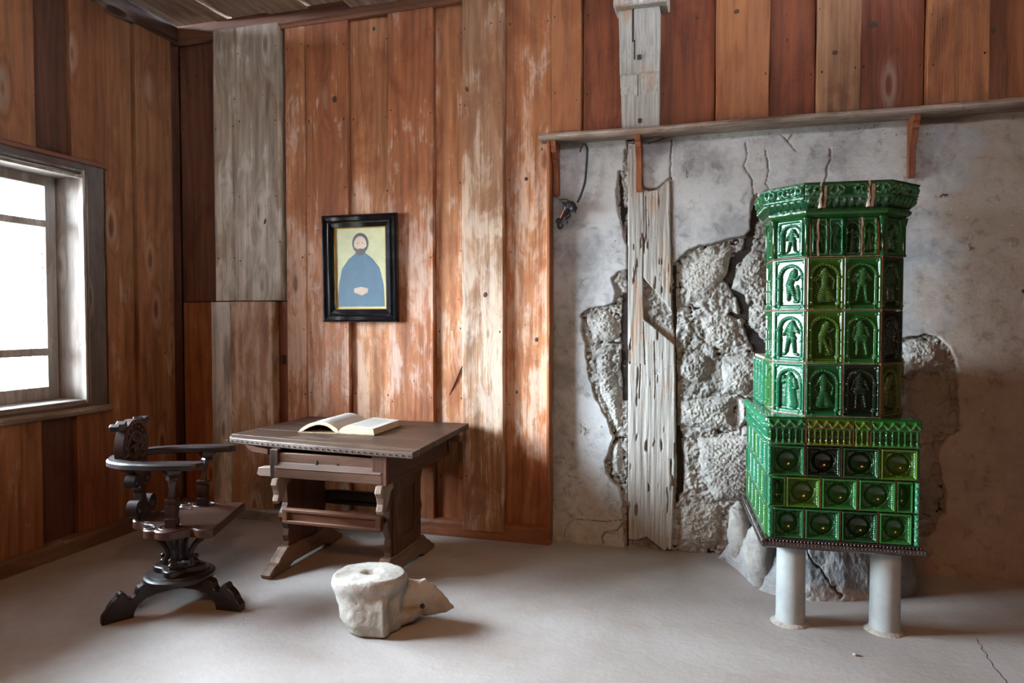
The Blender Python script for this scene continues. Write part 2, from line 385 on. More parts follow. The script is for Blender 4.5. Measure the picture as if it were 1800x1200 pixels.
# ------------------------------------------------------------------ numpy noise and height fields
_rs = np.random.RandomState(3); _tab = _rs.rand(256, 256)
def vnoise(x, y):
    xi = np.floor(x).astype(int); yi = np.floor(y).astype(int); fx = x-xi; fy = y-yi
    fx = fx*fx*(3-2*fx); fy = fy*fy*(3-2*fy)
    a = _tab[xi % 256, yi % 256]; b = _tab[(xi+1) % 256, yi % 256]; c = _tab[xi % 256, (yi+1) % 256]; d = _tab[(xi+1) % 256, (yi+1) % 256]
    return (a*(1-fx)+b*fx)*(1-fy)+(c*(1-fx)+d*fx)*fy
def fbm(x, y, o=5, seed=0, g=0.5):
    s = 0; a = 1; n = 0
    for i in range(o):
        s = s+a*vnoise(x*2**i+seed*17.3+i*7.1, y*2**i+seed*9.7+i*3.3); n += a; a *= g
    return s/n-0.5
def sdf(X, Z, poly):
    """signed distance, positive inside"""
    d = np.full(X.shape, 1e9); ins = np.zeros(X.shape, bool); n = len(poly)
    for i in range(n):
        ax, az = poly[i]; bx, bz = poly[(i+1) % n]
        ex, ez = bx-ax, bz-az; L = ex*ex+ez*ez+1e-12
        t = np.clip(((X-ax)*ex+(Z-az)*ez)/L, 0, 1)
        d = np.minimum(d, (X-ax-t*ex)**2+(Z-az-t*ez)**2)
        c = ((az > Z) != (bz > Z)) & (X < (bx-ax)*(Z-az)/((bz-az) if abs(bz-az) > 1e-12 else 1e-12)+ax)
        ins ^= c
    d = np.sqrt(d); return np.where(ins, d, -d)
def linedist(X, Z, pts):
    d = np.full(X.shape, 1e9)
    for (ax, az), (bx, bz) in zip(pts[:-1], pts[1:]):
        ex, ez = bx-ax, bz-az; L = ex*ex+ez*ez+1e-12
        t = np.clip(((X-ax)*ex+(Z-az)*ez)/L, 0, 1)
        d = np.minimum(d, (X-ax-t*ex)**2+(Z-az-t*ez)**2)
    return np.sqrt(d)
def sstep(a, b, x):
    t = np.clip((x-a)/(b-a), 0, 1); return t*t*(3-2*t)
def field(name, xs, zs, H, mat, parent=None, keep=None, attr=None, color=None, smooth=True, XX=None, ZZ=None):
    """grid in the xz plane; H = y of every vertex (out of the wall = smaller y)"""
    X, Z = np.meshgrid(xs, zs, indexing='ij')
    if XX is not None: X = XX; Z = ZZ
    nx, nz = X.shape
    co = np.stack([X, H, Z], -1).reshape(-1, 3)
    i = np.arange(nx-1)[:, None]; j = np.arange(nz-1)[None, :]
    a = i*nz+j; q = np.stack([a, a+nz, a+nz+1, a+1], -1)
    if keep is not None:
        kc = keep[:-1, :-1] | keep[1:, :-1] | keep[:-1, 1:] | keep[1:, 1:]
        q = q[kc]
    q = q.reshape(-1, 4)
    used = np.unique(q); mp = np.full(len(co), -1); mp[used] = np.arange(len(used)); co = co[used]; q = mp[q]
    me = bpy.data.meshes.new(name)
    me.vertices.add(len(co)); me.vertices.foreach_set('co', co.astype(np.float32).ravel())
    me.loops.add(q.size); me.loops.foreach_set('vertex_index', q.astype(np.int32).ravel())
    me.polygons.add(len(q)); me.polygons.foreach_set('loop_start', np.arange(0, q.size, 4, dtype=np.int32))
    me.update(calc_edges=True)
    me.polygons.foreach_set('use_smooth', np.ones(len(q), bool))
    if attr:
        for k, A in attr.items():
            at = me.attributes.new(k, 'FLOAT', 'POINT'); at.data.foreach_set('value', A.reshape(-1)[used].astype(np.float32))
    return link(name, me, mat, parent, color, False, None, fix=False)

# ================================================================== THE ROOM
XL, YB, YF, XR, ZC = -4.02, 4.55, -1.6, 2.45, 3.70
def structure(o): o['kind'] = 'structure'; return o
# floor
m = MB(); m.box(((XL+XR)/2-0.05, (YB+YF)/2, -0.05), (XR-XL+0.5, YB-YF+0.5, 0.1)); floor = structure(m.obj('floor', 'floor'))
# a board as a mesh in its own local frame: x along the wall, z up, face towards -y
def plank_mesh(w, h, t=0.03, seed=0, bev=0.006, wav=0.0018, cut=None):
    w = w-0.004
    rr = random.Random(seed); n = max(2, int(h/0.22)); rows = []
    jl = [rr.uniform(-wav, wav) for _ in range(n+1)]; jr = [rr.uniform(-wav, wav) for _ in range(n+1)]
    m = MB()
    for i in range(n+1):
        z = h*i/n; a = -w/2+jl[i]; b = w/2+jr[i]
        rows.append([(a, 0, z), (a, -t+bev, z), (a+bev, -t, z), (b-bev, -t, z), (b, -t+bev, z), (b, 0, z)])
    m.loft(rows); return m
BR = (0.28, 0.088, 0.030); BR2 = (0.34, 0.125, 0.046); DK = (0.12, 0.038, 0.017); RD = (0.21, 0.054, 0.018); GR = (0.33, 0.25, 0.175); TN = (0.30, 0.145, 0.070); GY = (0.38, 0.33, 0.27)
m = MB(); m.box(((XL+XR)/2, YB+0.14, ZC/2), (XR-XL+0.4, 0.1, ZC+0.1)); wall_back = structure(m.obj('wall_back', 'dirt'))
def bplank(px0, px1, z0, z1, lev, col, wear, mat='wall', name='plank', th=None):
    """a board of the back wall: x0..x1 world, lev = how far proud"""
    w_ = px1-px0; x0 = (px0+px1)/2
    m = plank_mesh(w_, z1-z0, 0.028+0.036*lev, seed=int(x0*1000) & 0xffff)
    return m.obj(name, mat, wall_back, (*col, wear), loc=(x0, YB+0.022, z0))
ZT = 3.66
SPL = 1.640
top = [  # x0, x1, level, colour, wear  (read along the wall from the corner)
 (-4.00, -3.640, 0, DK, 0.05), (-3.640, -3.438, 2, GR, 0.75), (-3.438, -3.070, 2, GR, 0.7)]
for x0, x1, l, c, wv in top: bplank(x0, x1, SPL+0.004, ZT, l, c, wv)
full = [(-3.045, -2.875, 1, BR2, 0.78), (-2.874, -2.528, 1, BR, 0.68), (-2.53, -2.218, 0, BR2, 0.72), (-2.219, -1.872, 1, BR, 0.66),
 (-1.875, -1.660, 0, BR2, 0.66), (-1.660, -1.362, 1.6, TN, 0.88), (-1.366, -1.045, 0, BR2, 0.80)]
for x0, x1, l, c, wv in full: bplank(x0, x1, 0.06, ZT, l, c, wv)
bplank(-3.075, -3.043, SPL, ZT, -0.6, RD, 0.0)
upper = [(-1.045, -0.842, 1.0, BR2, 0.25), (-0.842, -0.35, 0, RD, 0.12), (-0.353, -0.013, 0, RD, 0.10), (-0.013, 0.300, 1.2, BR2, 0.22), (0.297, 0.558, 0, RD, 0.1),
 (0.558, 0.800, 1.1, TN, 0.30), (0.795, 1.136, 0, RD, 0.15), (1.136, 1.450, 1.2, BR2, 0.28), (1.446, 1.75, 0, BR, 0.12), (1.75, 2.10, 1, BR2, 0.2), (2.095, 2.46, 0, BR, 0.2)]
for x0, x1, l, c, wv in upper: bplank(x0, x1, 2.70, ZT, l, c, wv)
# squared edge strip closing the panelling against the plaster
bplank(-1.068, -1.040, 0.06, 2.66, 1.9, BR, 0.45)
allp = [(*p, 0.06) for p in full]+[(*p, 2.70) for p in upper]+[(*p, SPL) for p in top]
def face_y(x, z):
    for x0, x1, l, c, wv, zb in allp:
        if x0 < x < x1 and z > zb: return YB+0.022-0.028-0.036*l, x0, x1
    return None, 0, 0
M['knot'] = simple('dark knot wood', (0.085, 0.040, 0.022), 0.6, 0, 0.6, 60, 0.5)
for px_, py_, rx, rz_, tl in ((587,174,.017,.024,0), (854,518,.015,.018,.3), (940,597,.013,.015,0), (922,312,.013,.013,0), (652,46,.012,.016,.2), (822,158,.010,.020,-.4), (1468,92,.016,.013,0), (1538,38,.022,.018,.3), (1225,26,.010,.012,0), (1295,20,.016,.014,0), (1590,190,.012,.009,0), (470,390,.010,.022,.3), (905,690,.009,.012,0), (690,560,.012,.010,0), (1752,48,.012,.016,0)):
    xw, zw = on_wall(px_, py_, 4.50); fy, x0_, x1_ = face_y(xw, zw)
    if fy is None: continue
    rx2 = min(rx, xw-x0_-0.004, x1_-xw-0.004)
    if rx2 < 0.004: continue
    m = MB(); m.ball((0, 0, 0), (rx2, 0.0028, rz_), 10); o = m.obj('knot', 'knot', wall_back, smooth=True, loc=(xw, fy, zw)); o.rotation_euler = (0, tl, 0)
# the long split beside the fifth board
m = MB(); fy = face_y(-1.70, 1.1)[0]; m.tube([(on_wall(813,638,4.5)[0], fy, on_wall(813,638,4.5)[1]), (on_wall(806,650,4.5)[0], fy, on_wall(806,650,4.5)[1]), (on_wall(797,672,4.5)[0], fy, on_wall(797,672,4.5)[1]), (on_wall(786,695,4.5)[0], fy, on_wall(786,695,4.5)[1])], [0.006, 0.014, 0.013, 0.003], 8, 0.25); m.obj('knot', 'knot', wall_back, smooth=True)
m = MB(); rn = random.Random(4)
for x0_, x1_, l_, c_, w_, zb in allp:
    for zz in (3.48, 2.95, 2.42, 1.95, 1.42, 0.95, 0.42):
        if zz < zb+0.06: continue
        for xx in (x0_+0.028, x1_-0.028):
            if rn.random() < 0.75: m.ball((xx+rn.uniform(-.006, .006), YB+0.022-0.028-0.036*l_, zz+rn.uniform(-.03, .03)), (rn.uniform(.0035, .006), .0015, rn.uniform(.004, .009)), 5)
m.obj('nail_heads', 'dirt', wall_back)['kind'] = 'stuff'
# the low board hatch left of the table
m = MB(); m.box((-3.56, YB+0.05, 0.85), (0.98, 0.03, 1.55)); door = structure(m.obj('door_1', 'dirt'))
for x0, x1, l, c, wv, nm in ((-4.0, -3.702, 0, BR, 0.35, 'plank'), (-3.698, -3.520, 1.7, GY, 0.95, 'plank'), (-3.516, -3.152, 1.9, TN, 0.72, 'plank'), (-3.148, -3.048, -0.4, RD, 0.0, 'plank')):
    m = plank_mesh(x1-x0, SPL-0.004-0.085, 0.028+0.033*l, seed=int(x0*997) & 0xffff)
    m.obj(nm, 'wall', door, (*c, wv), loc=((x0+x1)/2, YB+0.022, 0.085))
m = MB(); m.box((-3.098, YB-0.004, 1.202), (0.026, 0.012, 0.07), b=0.002); m.obj('latch_hole', 'dirt', door)
# long nails that stand out of the seam over the hatch
for k, xx in enumerate((-3.66, -3.42, -3.20)):
    m = MB(); m.tube([(xx, YB-0.02, SPL+0.004), (xx+0.003, YB-0.04, SPL+0.006), (xx+0.004, YB-0.045, SPL-0.006)], 0.003, 5); m.obj('nail', 'iron', door)
# little printed card and nail heads on the boards
m = MB(); m.box((-1.948, YB-0.033, 0.968), (0.034, 0.004, 0.055)); tag(m.obj('metal_plate', simple('tarnished plate', (0.16, 0.10, 0.07), 0.5, 0.3), wall_back))
# left wall
m = MB()
m.box((XL-0.16, (YF+WY0)/2-0.02, ZC/2), (0.1, WY0-YF, ZC+0.1)); m.box((XL-0.16, (WY1+YB)/2+0.05, ZC/2), (0.1, YB-WY1+0.1, ZC+0.1))
m.box((XL-0.16, (WY0+WY1)/2, WZ0/2-0.03), (0.1, WY1-WY0, WZ0)); m.box((XL-0.16, (WY0+WY1)/2, (WZ1+ZC)/2+0.03), (0.1, WY1-WY0, ZC-WZ1))
wall_left = structure(m.obj('wall_left', 'dirt'))
lb = [(YF, -1.28), (-1.28, -0.95), (-0.95, -0.66), (-0.66, -0.33), (-0.33, -0.02), (-0.02, 0.30), (0.30, 0.62), (0.62, 0.92), (0.92, 1.25), (1.25, 1.55), (1.55, 1.86), (1.86, 2.16), (2.16, 2.47), (2.47, 2.80), (2.80, 3.02), (3.02, 3.322), (3.322, 3.566), (3.566, 3.850), (3.850, 4.09), (4.09, 4.44), (4.44, 4.56)]
lc = [(BR, .2), (DK, .1)]*6 + [(BR, .2), (RD, .15), (DK, .3), (BR2, .50), (DK, .12), (BR, .32), (BR2, .40), (BR2, .42), (DK, .1)]
for i, ((a, b), (c, wv)) in enumerate(zip(lb, lc)):
    lev = 1 if i % 2 else 0
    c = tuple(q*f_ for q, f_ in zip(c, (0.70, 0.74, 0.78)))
    if i == 20: lev = 0
    b_ = b
    segs = [(0.06, ZT)] if (b <= WY0-0.10 or a >= WY1+0.10) else None
    if segs is None: segs = [(0.06, WZ0-0.055), (WZ1+0.075, ZT)]
    for z0, z1 in segs:
        if z0 < 1 < z1 or True:
            m = plank_mesh(b-a-0.002, z1-z0, 0.028+0.032*lev, seed=i*31+int(z0*10))
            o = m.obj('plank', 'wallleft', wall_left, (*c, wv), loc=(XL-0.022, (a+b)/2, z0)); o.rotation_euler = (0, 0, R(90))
# right and front walls, outside the picture
m = MB(); m.box((XR+0.05, (YB+YF)/2, ZC/2), (0.1, YB-YF+0.4, ZC)); o = structure(m.obj('wall_right', 'woodz', None, (0.07, 0.035, 0.02, 0.1)))
m = MB(); m.box(((XL+XR)/2, YF-0.05, ZC/2), (XR-XL+0.3, 0.1, ZC)); o = structure(m.obj('wall_front', 'woodz', None, (0.07, 0.035, 0.02, 0.1)))
# ceiling
m = MB(); m.box(((XL+XR)/2, (YB+YF)/2, ZC+0.11), (XR-XL+0.4, YB-YF+0.4, 0.06)); ceiling = structure(m.obj('ceiling', 'dirt'))
cx = [-4.0, -3.60, -3.49, -3.15, -2.815, -2.49, -2.12, -1.80, -1.47, -1.12, -0.8, -0.46, -0.1, 0.25, 0.6, 0.93, 1.3, 1.62, 1.97, 2.3]
for i in range(len(cx)-1):
    a, b = cx[i], cx[i+1]; t = 0.028*(1+(i % 2)) + (0.03 if i == 5 else 0)
    cuts = [YF, random.uniform(0.2, 1.0), random.uniform(2.2, 2.9), YB-0.03]
    for k in range(3):
        m = MB(); m.box(((a+b)/2, (cuts[k]+cuts[k+1])/2, ZC+0.08-t/2), (b-a-0.012, cuts[k+1]-cuts[k]-0.006, t), b=0.004)
        g_ = random.choice([(0.44, 0.34, 0.26), (0.40, 0.30, 0.22), (0.34, 0.22, 0.14), (0.50, 0.41, 0.33)])
        m.obj('ceiling_board', 'ceil', ceiling, (*g_, random.uniform(.45, .8)))
# ceiling trims: a moulding whose lower edge rises a little to the right
m = MB(); pr = [(0.0, 0.0), (-0.030, 0.004), (-0.040, 0.022), (-0.052, 0.030), (-0.060, 0.09), (-0.06, 0.12), (0, 0.12)]
m.loft([[(x, YB-0.02+py, z+pz) for py, pz in pr] for x, z in ((XL, 3.605), (-1.3, 3.645), (XR, 3.66))]); o = structure(m.obj('trim_1', 'woodx', None, (0.17, 0.065, 0.03, 0.25)))
m = MB(); m.loft([[(XL-py+0.01, y, z+pz) for py, pz in pr] for y, z in ((YF, 3.63), (YB-0.03, 3.60))]); o = structure(m.obj('trim_2', 'woody', None, (0.07, 0.03, 0.018, 0.1)))
# skirting boards
pr = [(0, 0), (-0.075, 0), (-0.075, 0.078), (-0.062, 0.095), (-0.03, 0.102), (0, 0.104)]
m = MB(); m.loft([[(XL-py+0.0, y, pz) for py, pz in pr] for y in (YF, 1, 2, 3, 4.48)]); o = structure(m.obj('baseboard_left', 'woody', None, (0.16, 0.09, 0.06, 0.45)))
m = MB(); m.loft([[(x, YB+py*1.2, pz*0.93) for py, pz in pr] for x in (XL, -3.05)]); o = structure(m.obj('baseboard_back', 'woodx', None, (0.20, 0.17, 0.14, 0.55)))
m = MB(); m.loft([[(x, YB+py*0.72, pz*1.15) for py, pz in pr] for x in (-3.05, -1.045)]); o = structure(m.obj('baseboard_back', 'woodx', None, (0.27, 0.10, 0.045, 0.15)))

# window in the left wall -------------------------------------------------
XG = -4.25
def yz_box(m, x, y0, y1, z0, z1, t, b=0.003): return m.box((x, (y0+y1)/2, (z0+z1)/2), (t, y1-y0, z1-z0), b=b)
DG = (0.155, 0.125, 0.11, 0.35)
m = MB()
for y0, y1, z0, z1 in ((WY1, WY1+0.150, 0.93, 2.515), (WY0-0.15, WY0, 0.93, 2.515)): yz_box(m, XL+0.033, y0, y1, z0, z1, 0.035)
win = structure(m.obj('window_1', 'woodz', None, (0.12, 0.10, 0.09, 0.25)))
m = MB(); yz_box(m, XL+0.033, WY0, WY1, WZ1, 2.515, 0.035); m.obj('head_casing', 'woody', win, (0.13, 0.105, 0.095, 0.3))
m = MB(); yz_box(m, XL+0.040, WY0-0.17, WY1+0.17, 2.515, 2.545, 0.055, 0.006); m.obj('cornice_strip', 'woody', win, (0.20, 0.08, 0.05, 0.3))
m = MB(); yz_box(m, XL+0.033, WY0, WY1, 0.90, WZ0-0.004, 0.035); m.obj('apron', 'woody', win, (0.11, 0.08, 0.065, 0.2))
m = MB(); m.tube([(XL+0.055, WY0-0.17, 0.905)]+[(XL+0.056+0.003*math.sin(k*2.1), WY0-0.17+k*0.2, 0.906+0.002*math.sin(k*1.7)) for k in range(1, 12)]+[(XL+0.055, WY1+0.17, 0.906)], 0.024, 8, 1.0); m.obj('sill_roll', 'woody', win, (0.26, 0.21, 0.17, 0.7), smooth=40)
for d0, sz, cc in ((0.0, 0.018, (0.33, 0.30, 0.27, 0.6)), (0.026, 0.012, (0.26, 0.23, 0.21, 0.6))):
    m = MB(); xx = XL+0.045
    yz_box(m, xx, WY1-0.028+d0, WY1-0.028+d0+sz, WZ0-0.01, WZ1+0.028-d0, 0.04)
    yz_box(m, xx, WY0+0.010-d0, WY0+0.010-d0+sz, WZ0-0.01, WZ1+0.028-d0, 0.04)
    yz_box(m, xx, WY0, WY1-0.028, WZ1-0.028+d0*1.5, WZ1-0.028+sz+d0*1.5, 0.04)
    m.obj('bead_moulding', 'woodz', win, cc)
m = MB(); yz_box(m, (XL+XG)/2, WY1-0.012, WY1+0.02, WZ0, WZ1, abs(XG-XL)+0.03); m.obj('jamb', 'woodz', win, (0.20, 0.15, 0.12, 0.4))
m = MB(); yz_box(m, (XL+XG)/2, WY0-0.02, WY0+0.012, WZ0, WZ1, abs(XG-XL)+0.03); m.obj('jamb', 'woodz', win, (0.20, 0.15, 0.12, 0.4))
m = MB(); yz_box(m, (XL+XG)/2, WY0, WY1, WZ1-0.012, WZ1+0.02, abs(XG-XL)+0.03); m.obj('head_board', 'woody', win, (0.22, 0.19, 0.17, 0.5))
m = MB(); yz_box(m, (XL+XG)/2+0.015, WY0, WY1, WZ0-0.02, WZ0+0.012, abs(XG-XL)+0.075, 0.004); m.obj('sill_board', 'woody', win, (0.26, 0.24, 0.23, 0.7))
FRM = (0.42, 0.39, 0.36, 0.6)
midY = (WY0+WY1)/2
third = (WY1-WY0-0.024)/2
for s0, s1 in [(WY0+0.012+k*third, WY0+0.012+(k+1)*third) for k in range(2)]:
    m = MB()
    for y0, y1 in ((s0, s0+0.075), (s1-0.075, s1)): yz_box(m, XG+0.02, y0, y1, WZ0+0.01, WZ1-0.01, 0.05)
    for z0, z1 in ((WZ0+0.01, 1.062), (1.265, 1.315), (2.105, 2.150), (2.372, WZ1-0.01)): yz_box(m, XG+0.02, s0+0.075, s1-0.075, z0, z1, 0.048)
    m.obj('sash', 'woodz', win, FRM)
    for z0, z1 in ((1.062, 1.265), (1.315, 2.105), (2.150, 2.372)):
        m = MB(); yz_box(m, XG+0.005, s0+0.07, s1-0.07, z0-0.003, z1+0.003, 0.004, 0); pane = m.obj('pane', 'glass', win)
        m = MB(); nh = max(1, int(round((z1-z0)/0.085)))
        for k in range(1, nh): m.box((XG+0.014, (s0+s1)/2, z0+(z1-z0)*k/nh), (0.006, s1-s0-0.15, 0.004))
        for k in range(1, 9): m.box((XG+0.014, s0+0.075+(s1-s0-0.15)*k/9, (z0+z1)/2), (0.003, 0.0022, z1-z0))
        m.obj('lead_lattice', 'iron', pane)

# ------------------------------------------------------------------ the bare masonry on the right
YP = 4.60
def near(pts): return poly_wall(pts, YP)
A1 = near([(1098,262),(1103,262),(1103,430),(1098,412),(1094,392),(1087,375),(1084,345),(1085,315),(1088,300),(1098,298)])
A2 = near([(1075,489),(1085,480),(1098,475),(1104,470),(1104,968),(1098,966),(1096,905),(1091,860),(1074,842),(1066,828),(1064,812),(1072,792),(1080,768),(1070,742),(1058,718),(1044,690),(1037,660),(1031,625),(1028,600),(1022,580),(1024,565),(1022,552),(1034,543),(1050,540),(1066,538),(1080,533),(1083,512)])
D1 = near([(1183,462),(1196,450),(1214,441),(1232,431),(1258,427),(1285,420),(1308,416),(1322,405),(1320,380),(1321,358),(1329,342),(1345,400),(1400,420),(1460,600),(1560,600),(1600,593),(1625,589),(1650,594),(1668,608),(1680,636),(1685,655),(1681,675),(1684,700),(1685,758),(1664,768),(1650,784),(1646,803),(1655,838),(1663,868),(1661,900),(1649,912),(1640,934),(1625,943),(1605,939),(1560,950),(1500,1010),(1290,1010),(1180,985),(1181,600)])
holes = [A1, A2, D1]
postX0, postX1 = -0.557, -0.262
xs = np.concatenate([np.arange(-1.06, 1.80, 0.006), np.arange(1.80, XR+0.06, 0.06)]); zs = np.arange(-0.02, 2.69, 0.006)
X, Z = np.meshgrid(xs, zs, indexing='ij')
wob = 0.010*fbm(X*22, Z*22, 3, 5)*2; wob2 = 0.010*fbm(X*22, Z*22, 3, 9)*2
dd = np.full(X.shape, -1e9)
for h in holes: dd = np.maximum(dd, sdf(X+wob, Z+wob2, h))
# the plaster also stops at the post (it reaches over its upper right shoulder)
post_cut = near([(1103,240),(1122,240),(1126,300),(1130,328),(1142,333),(1156,330),(1168,320),(1180,312),(1181,520),(1186,600),(1189,760),(1186,1000),(1103,1000)])
dd = np.maximum(dd, sdf(X+wob*0.35, Z+wob2*0.35, post_cut))
H = YP + 0.006*fbm(X*1.5, Z*1.5, 3, 1) + 0.0035*fbm(X*14, Z*14, 4, 2)
cav = np.zeros(X.shape)
cracks = [([(1181,245),(1178,300),(1179,330)], .004), ([(1458,262),(1461,280),(1453,295),(1455,305),(1449,322)], .003), ([(1345,262),(1352,300),(1347,320),(1355,350),(1352,365)], .0015), ([(1310,250),(1314,275),(1308,290),(1322,318),(1326,345)], .0022),
 ([(1372,236),(1385,248),(1392,258),(1400,265)], .003), ([(1392,236),(1384,250)], .0025), ([(1104,862),(1103,905),(1095,920),(1085,932),(1062,936),(1058,944),(1060,955)], .006), ([(1096,914),(1060,917),(1010,912),(995,925),(990,945)], .0015),
 ([(1170,240),(1150,248),(1138,252)], .0025), ([(1655,345),(1658,342)], .004)]
jx = 0.012*fbm(X*40, Z*40, 3, 12)
for pts, wd in cracks:
    ld = linedist(X+jx, Z+jx, near(pts)); k = sstep(wd*0.8+0.003, wd*0.3, ld)
    H = H+k*0.010; cav = np.maximum(cav, 0.8*sstep(wd*.8+0.002, wd*0.3, ld))
edge = sstep(-0.007, 0.004, dd)                  # break of the plaster edge
H = H + edge*0.075
cav = np.maximum(cav, sstep(-0.002, 0.003, dd)*0.35)
mplaster = MB()
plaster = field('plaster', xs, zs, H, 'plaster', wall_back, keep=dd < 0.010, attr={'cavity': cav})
# mortar bed behind, rough, with real hollows
xs = np.arange(-0.86, 1.40, 0.0065); zs = np.arange(-0.02, 2.66, 0.0065)
X, Z = np.meshgrid(xs, zs, indexing='ij')
n1 = fbm(X*7, Z*7, 4, 21); n2 = fbm(X*34, Z*34, 4, 22, 0.62)
n3 = fbm(X*75, Z*75, 3, 24, 0.7)
H = YP+0.022 - 0.050*n1 - 0.044*n2 - 0.020*n3
rid = np.abs(fbm(X*16, Z*16, 3, 23)); H = H+0.016*sstep(0.05, 0.0, rid)
cav = sstep(0.06, 0.0, rid)*0.25
for pts, wd, dp in (([(1330,360),(1322,395),(1312,440),(1288,462),(1280,490),(1300,520),(1312,560),(1325,600),(1335,620)], .035, .032), ([(1322,585),(1345,620)], .035, .045), ([(1285,552),(1300,556)], .018, .05),
    ([(1102,400),(1103,520),(1104,700),(1105,960)], .010, .05), ([(1090,300),(1092,400)], .016, .03), ([(1098,520),(1096,560),(1098,700)], .03, .035), ([(1184,470),(1186,560),(1184,600),(1189,700),(1192,760),(1196,830),(1192,880)], .014, .07), ([(1192,762),(1197,800),(1196,860)], .030, .09),
    ([(1068,603),(1094,603)], .008, .04), ([(1345,470),(1350,560)], .02, .05)):
    ld = linedist(X+0.03*n1, Z+0.03*n1, near(pts)); k = sstep(wd, wd*0.35, ld); H = H+k*dp; cav = np.maximum(cav, k*0.35)
H = np.minimum(H, YP+0.068-0.035*n2-0.02*n1)
field('mortar', xs, zs, H, 'mortar', wall_back, attr={'cavity': cav})
def stone(pts, proud, rough=0.010, tooled=0.0, seed=0, ang=0.6, dome=0.03):
    P = near(pts); ax = [p[0] for p in P]; az = [p[1] for p in P]
    cx_, cz_ = (min(ax)+max(ax))/2, (min(az)+max(az))/2; rs = 0.004
    xs = np.arange(min(ax)-0.02, max(ax)+0.02, rs); zs = np.arange(min(az)-0.02, max(az)+0.02, rs)
    X, Z = np.meshgrid(xs, zs, indexing='ij')
    q = 0.018*fbm(X*18, Z*18, 3, seed+40); d = sdf(X+q, Z-q, P)
    body = 1-np.exp(-np.clip(d, 0, 1)/dome)
    H = YP+0.050 - (0.050+proud)*body - rough*2*fbm(X*20, Z*20, 4, seed+50, 0.6)*body - (0.006+rough*1.6)*fbm(X*80, Z*80, 3, seed+51, 0.7)*body
    if tooled: H = H + tooled*np.sin((X*math.cos(ang)+Z*math.sin(ang))*2*math.pi/0.022+1.6*fbm(X*7, Z*7, 2, seed+61))*body*(0.6+fbm(X*25, Z*25, 2, seed+60))
    cavs = sstep(0.013, 0.0, d)*0.6
    H = np.where(d < 0.002, YP+0.075, H)
    return field('stone', xs, zs, H, 'stone', wall_back, keep=d > -0.003, attr={'cavity': cavs})
stones = [
 ([(1296,470),(1312,448),(1330,438),(1358,442),(1362,520),(1338,530),(1312,520),(1284,508),(1290,490)], .030, .022, 0, 1),
 ([(1186,640),(1198,626),(1222,615),(1246,622),(1254,645),(1246,668),(1228,680),(1206,672),(1188,660)], .020, .018, 0, 2),
 ([(1265,628),(1300,622),(1338,624),(1345,650),(1332,680),(1312,698),(1266,697)], .026, .010, 0, 3),
 ([(1188,699),(1238,695),(1291,692),(1293,756),(1240,758),(1188,750)], .018, .010, .0020, 4),
 ([(1295,698),(1318,702),(1322,722),(1318,745),(1296,758)], .016, .012, 0, 5),
 ([(1222,768),(1262,762),(1332,760),(1338,800),(1330,850),(1322,884),(1252,886),(1236,850),(1224,810)], .020, .008, .0024, 6),
 ([(1190,892),(1214,878),(1268,884),(1272,930),(1268,958),(1240,972),(1192,955)], .014, .014, 0, 7),
 ([(1315,540),(1330,536),(1362,530),(1362,600),(1346,596),(1328,580),(1316,566)], .022, .020, 0, 8),
 ([(1026,566),(1030,550),(1050,544),(1068,542),(1082,556),(1090,575),(1088,596),(1066,602),(1038,602),(1036,585)], .012, .012, 0, 9),
 ([(1040,612),(1062,606),(1080,608),(1084,650),(1094,690),(1096,740),(1086,770),(1072,740),(1056,706),(1044,670)], .010, .013, 0, 10),
 ([(1084,486),(1092,482),(1100,490),(1099,512),(1092,516),(1088,505)], .012, .012, 0, 11),
 ([(1074,782),(1088,770),(1096,790),(1094,840),(1080,836),(1070,815)], .008, .012, 0, 12),
 ([(1585,600),(1622,594),(1648,600),(1664,614),(1676,648),(1640,660),(1585,664)], .010, .014, 0, 13),
 ([(1585,668),(1640,664),(1678,660),(1681,720),(1680,752),(1640,768),(1585,770)], .006, .010, .002, 14),
 ([(1585,774),(1640,774),(1642,806),(1652,842),(1656,870),(1654,900),(1620,910),(1585,905)], .004, .008, .002, 15),
 ([(1228,560),(1260,540),(1300,560),(1306,600),(1270,618),(1235,605)], .004, .016, 0, 16),
 ([(1192,470),(1240,440),(1290,430),(1282,480),(1250,530),(1200,540)], .002, .008, 0, 17),
 ([(1196,770),(1218,772),(1222,820),(1232,868),(1210,874),(1200,850)], .006, .016, 0, 18)]
for i, sdef in enumerate(stones): stone(sdef[0], sdef[1], sdef[2], sdef[3], i*3, ang=0.9 if i == 5 else 0.25)
# the old oak post let into the masonry
Yp = YP-0.018
PO = poly_wall([(1103,250),(1122,252),(1126,300),(1130,330),(1142,335),(1156,332),(1168,322),(1178,316),(1179,345),(1181,545),(1186,602),(1188,760),(1184,880),(1181,966),(1166,968),(1146,952),(1136,944),(1118,950),(1104,948)], Yp)
MO = poly_wall([(1130,487),(1183,549),(1186,606),(1180,600),(1131,560)], Yp)
xs = np.arange(-0.60, -0.22, 0.0035); zs = np.arange(-0.0, 2.66, 0.0035)
X, Z = np.meshgrid(xs, zs, indexing='ij')
d = sdf(X+0.003*fbm(X*30, Z*6, 3, 70), Z, PO); md = sdf(X, Z+0.004*fbm(X*30, Z*30, 2, 71), MO)
gr = fbm(X*60, Z*3.2, 4, 72, 0.6); gg = fbm(X*45, Z*7, 3, 73)
H = Yp + 0.008*gr + 0.015*sstep(0.20, 0.28, gg) - 0.006*fbm(X*4, Z*2, 2, 74)
cav = sstep(0.20, 0.27, gg)*0.7
sp = linedist(X+0.006*gr, Z, poly_wall([(1131,330),(1132,400),(1130,487)], Yp)); k = sstep(0.004, 0.001, sp); H = H+0.012*k; cav = np.maximum(cav, k*.6)
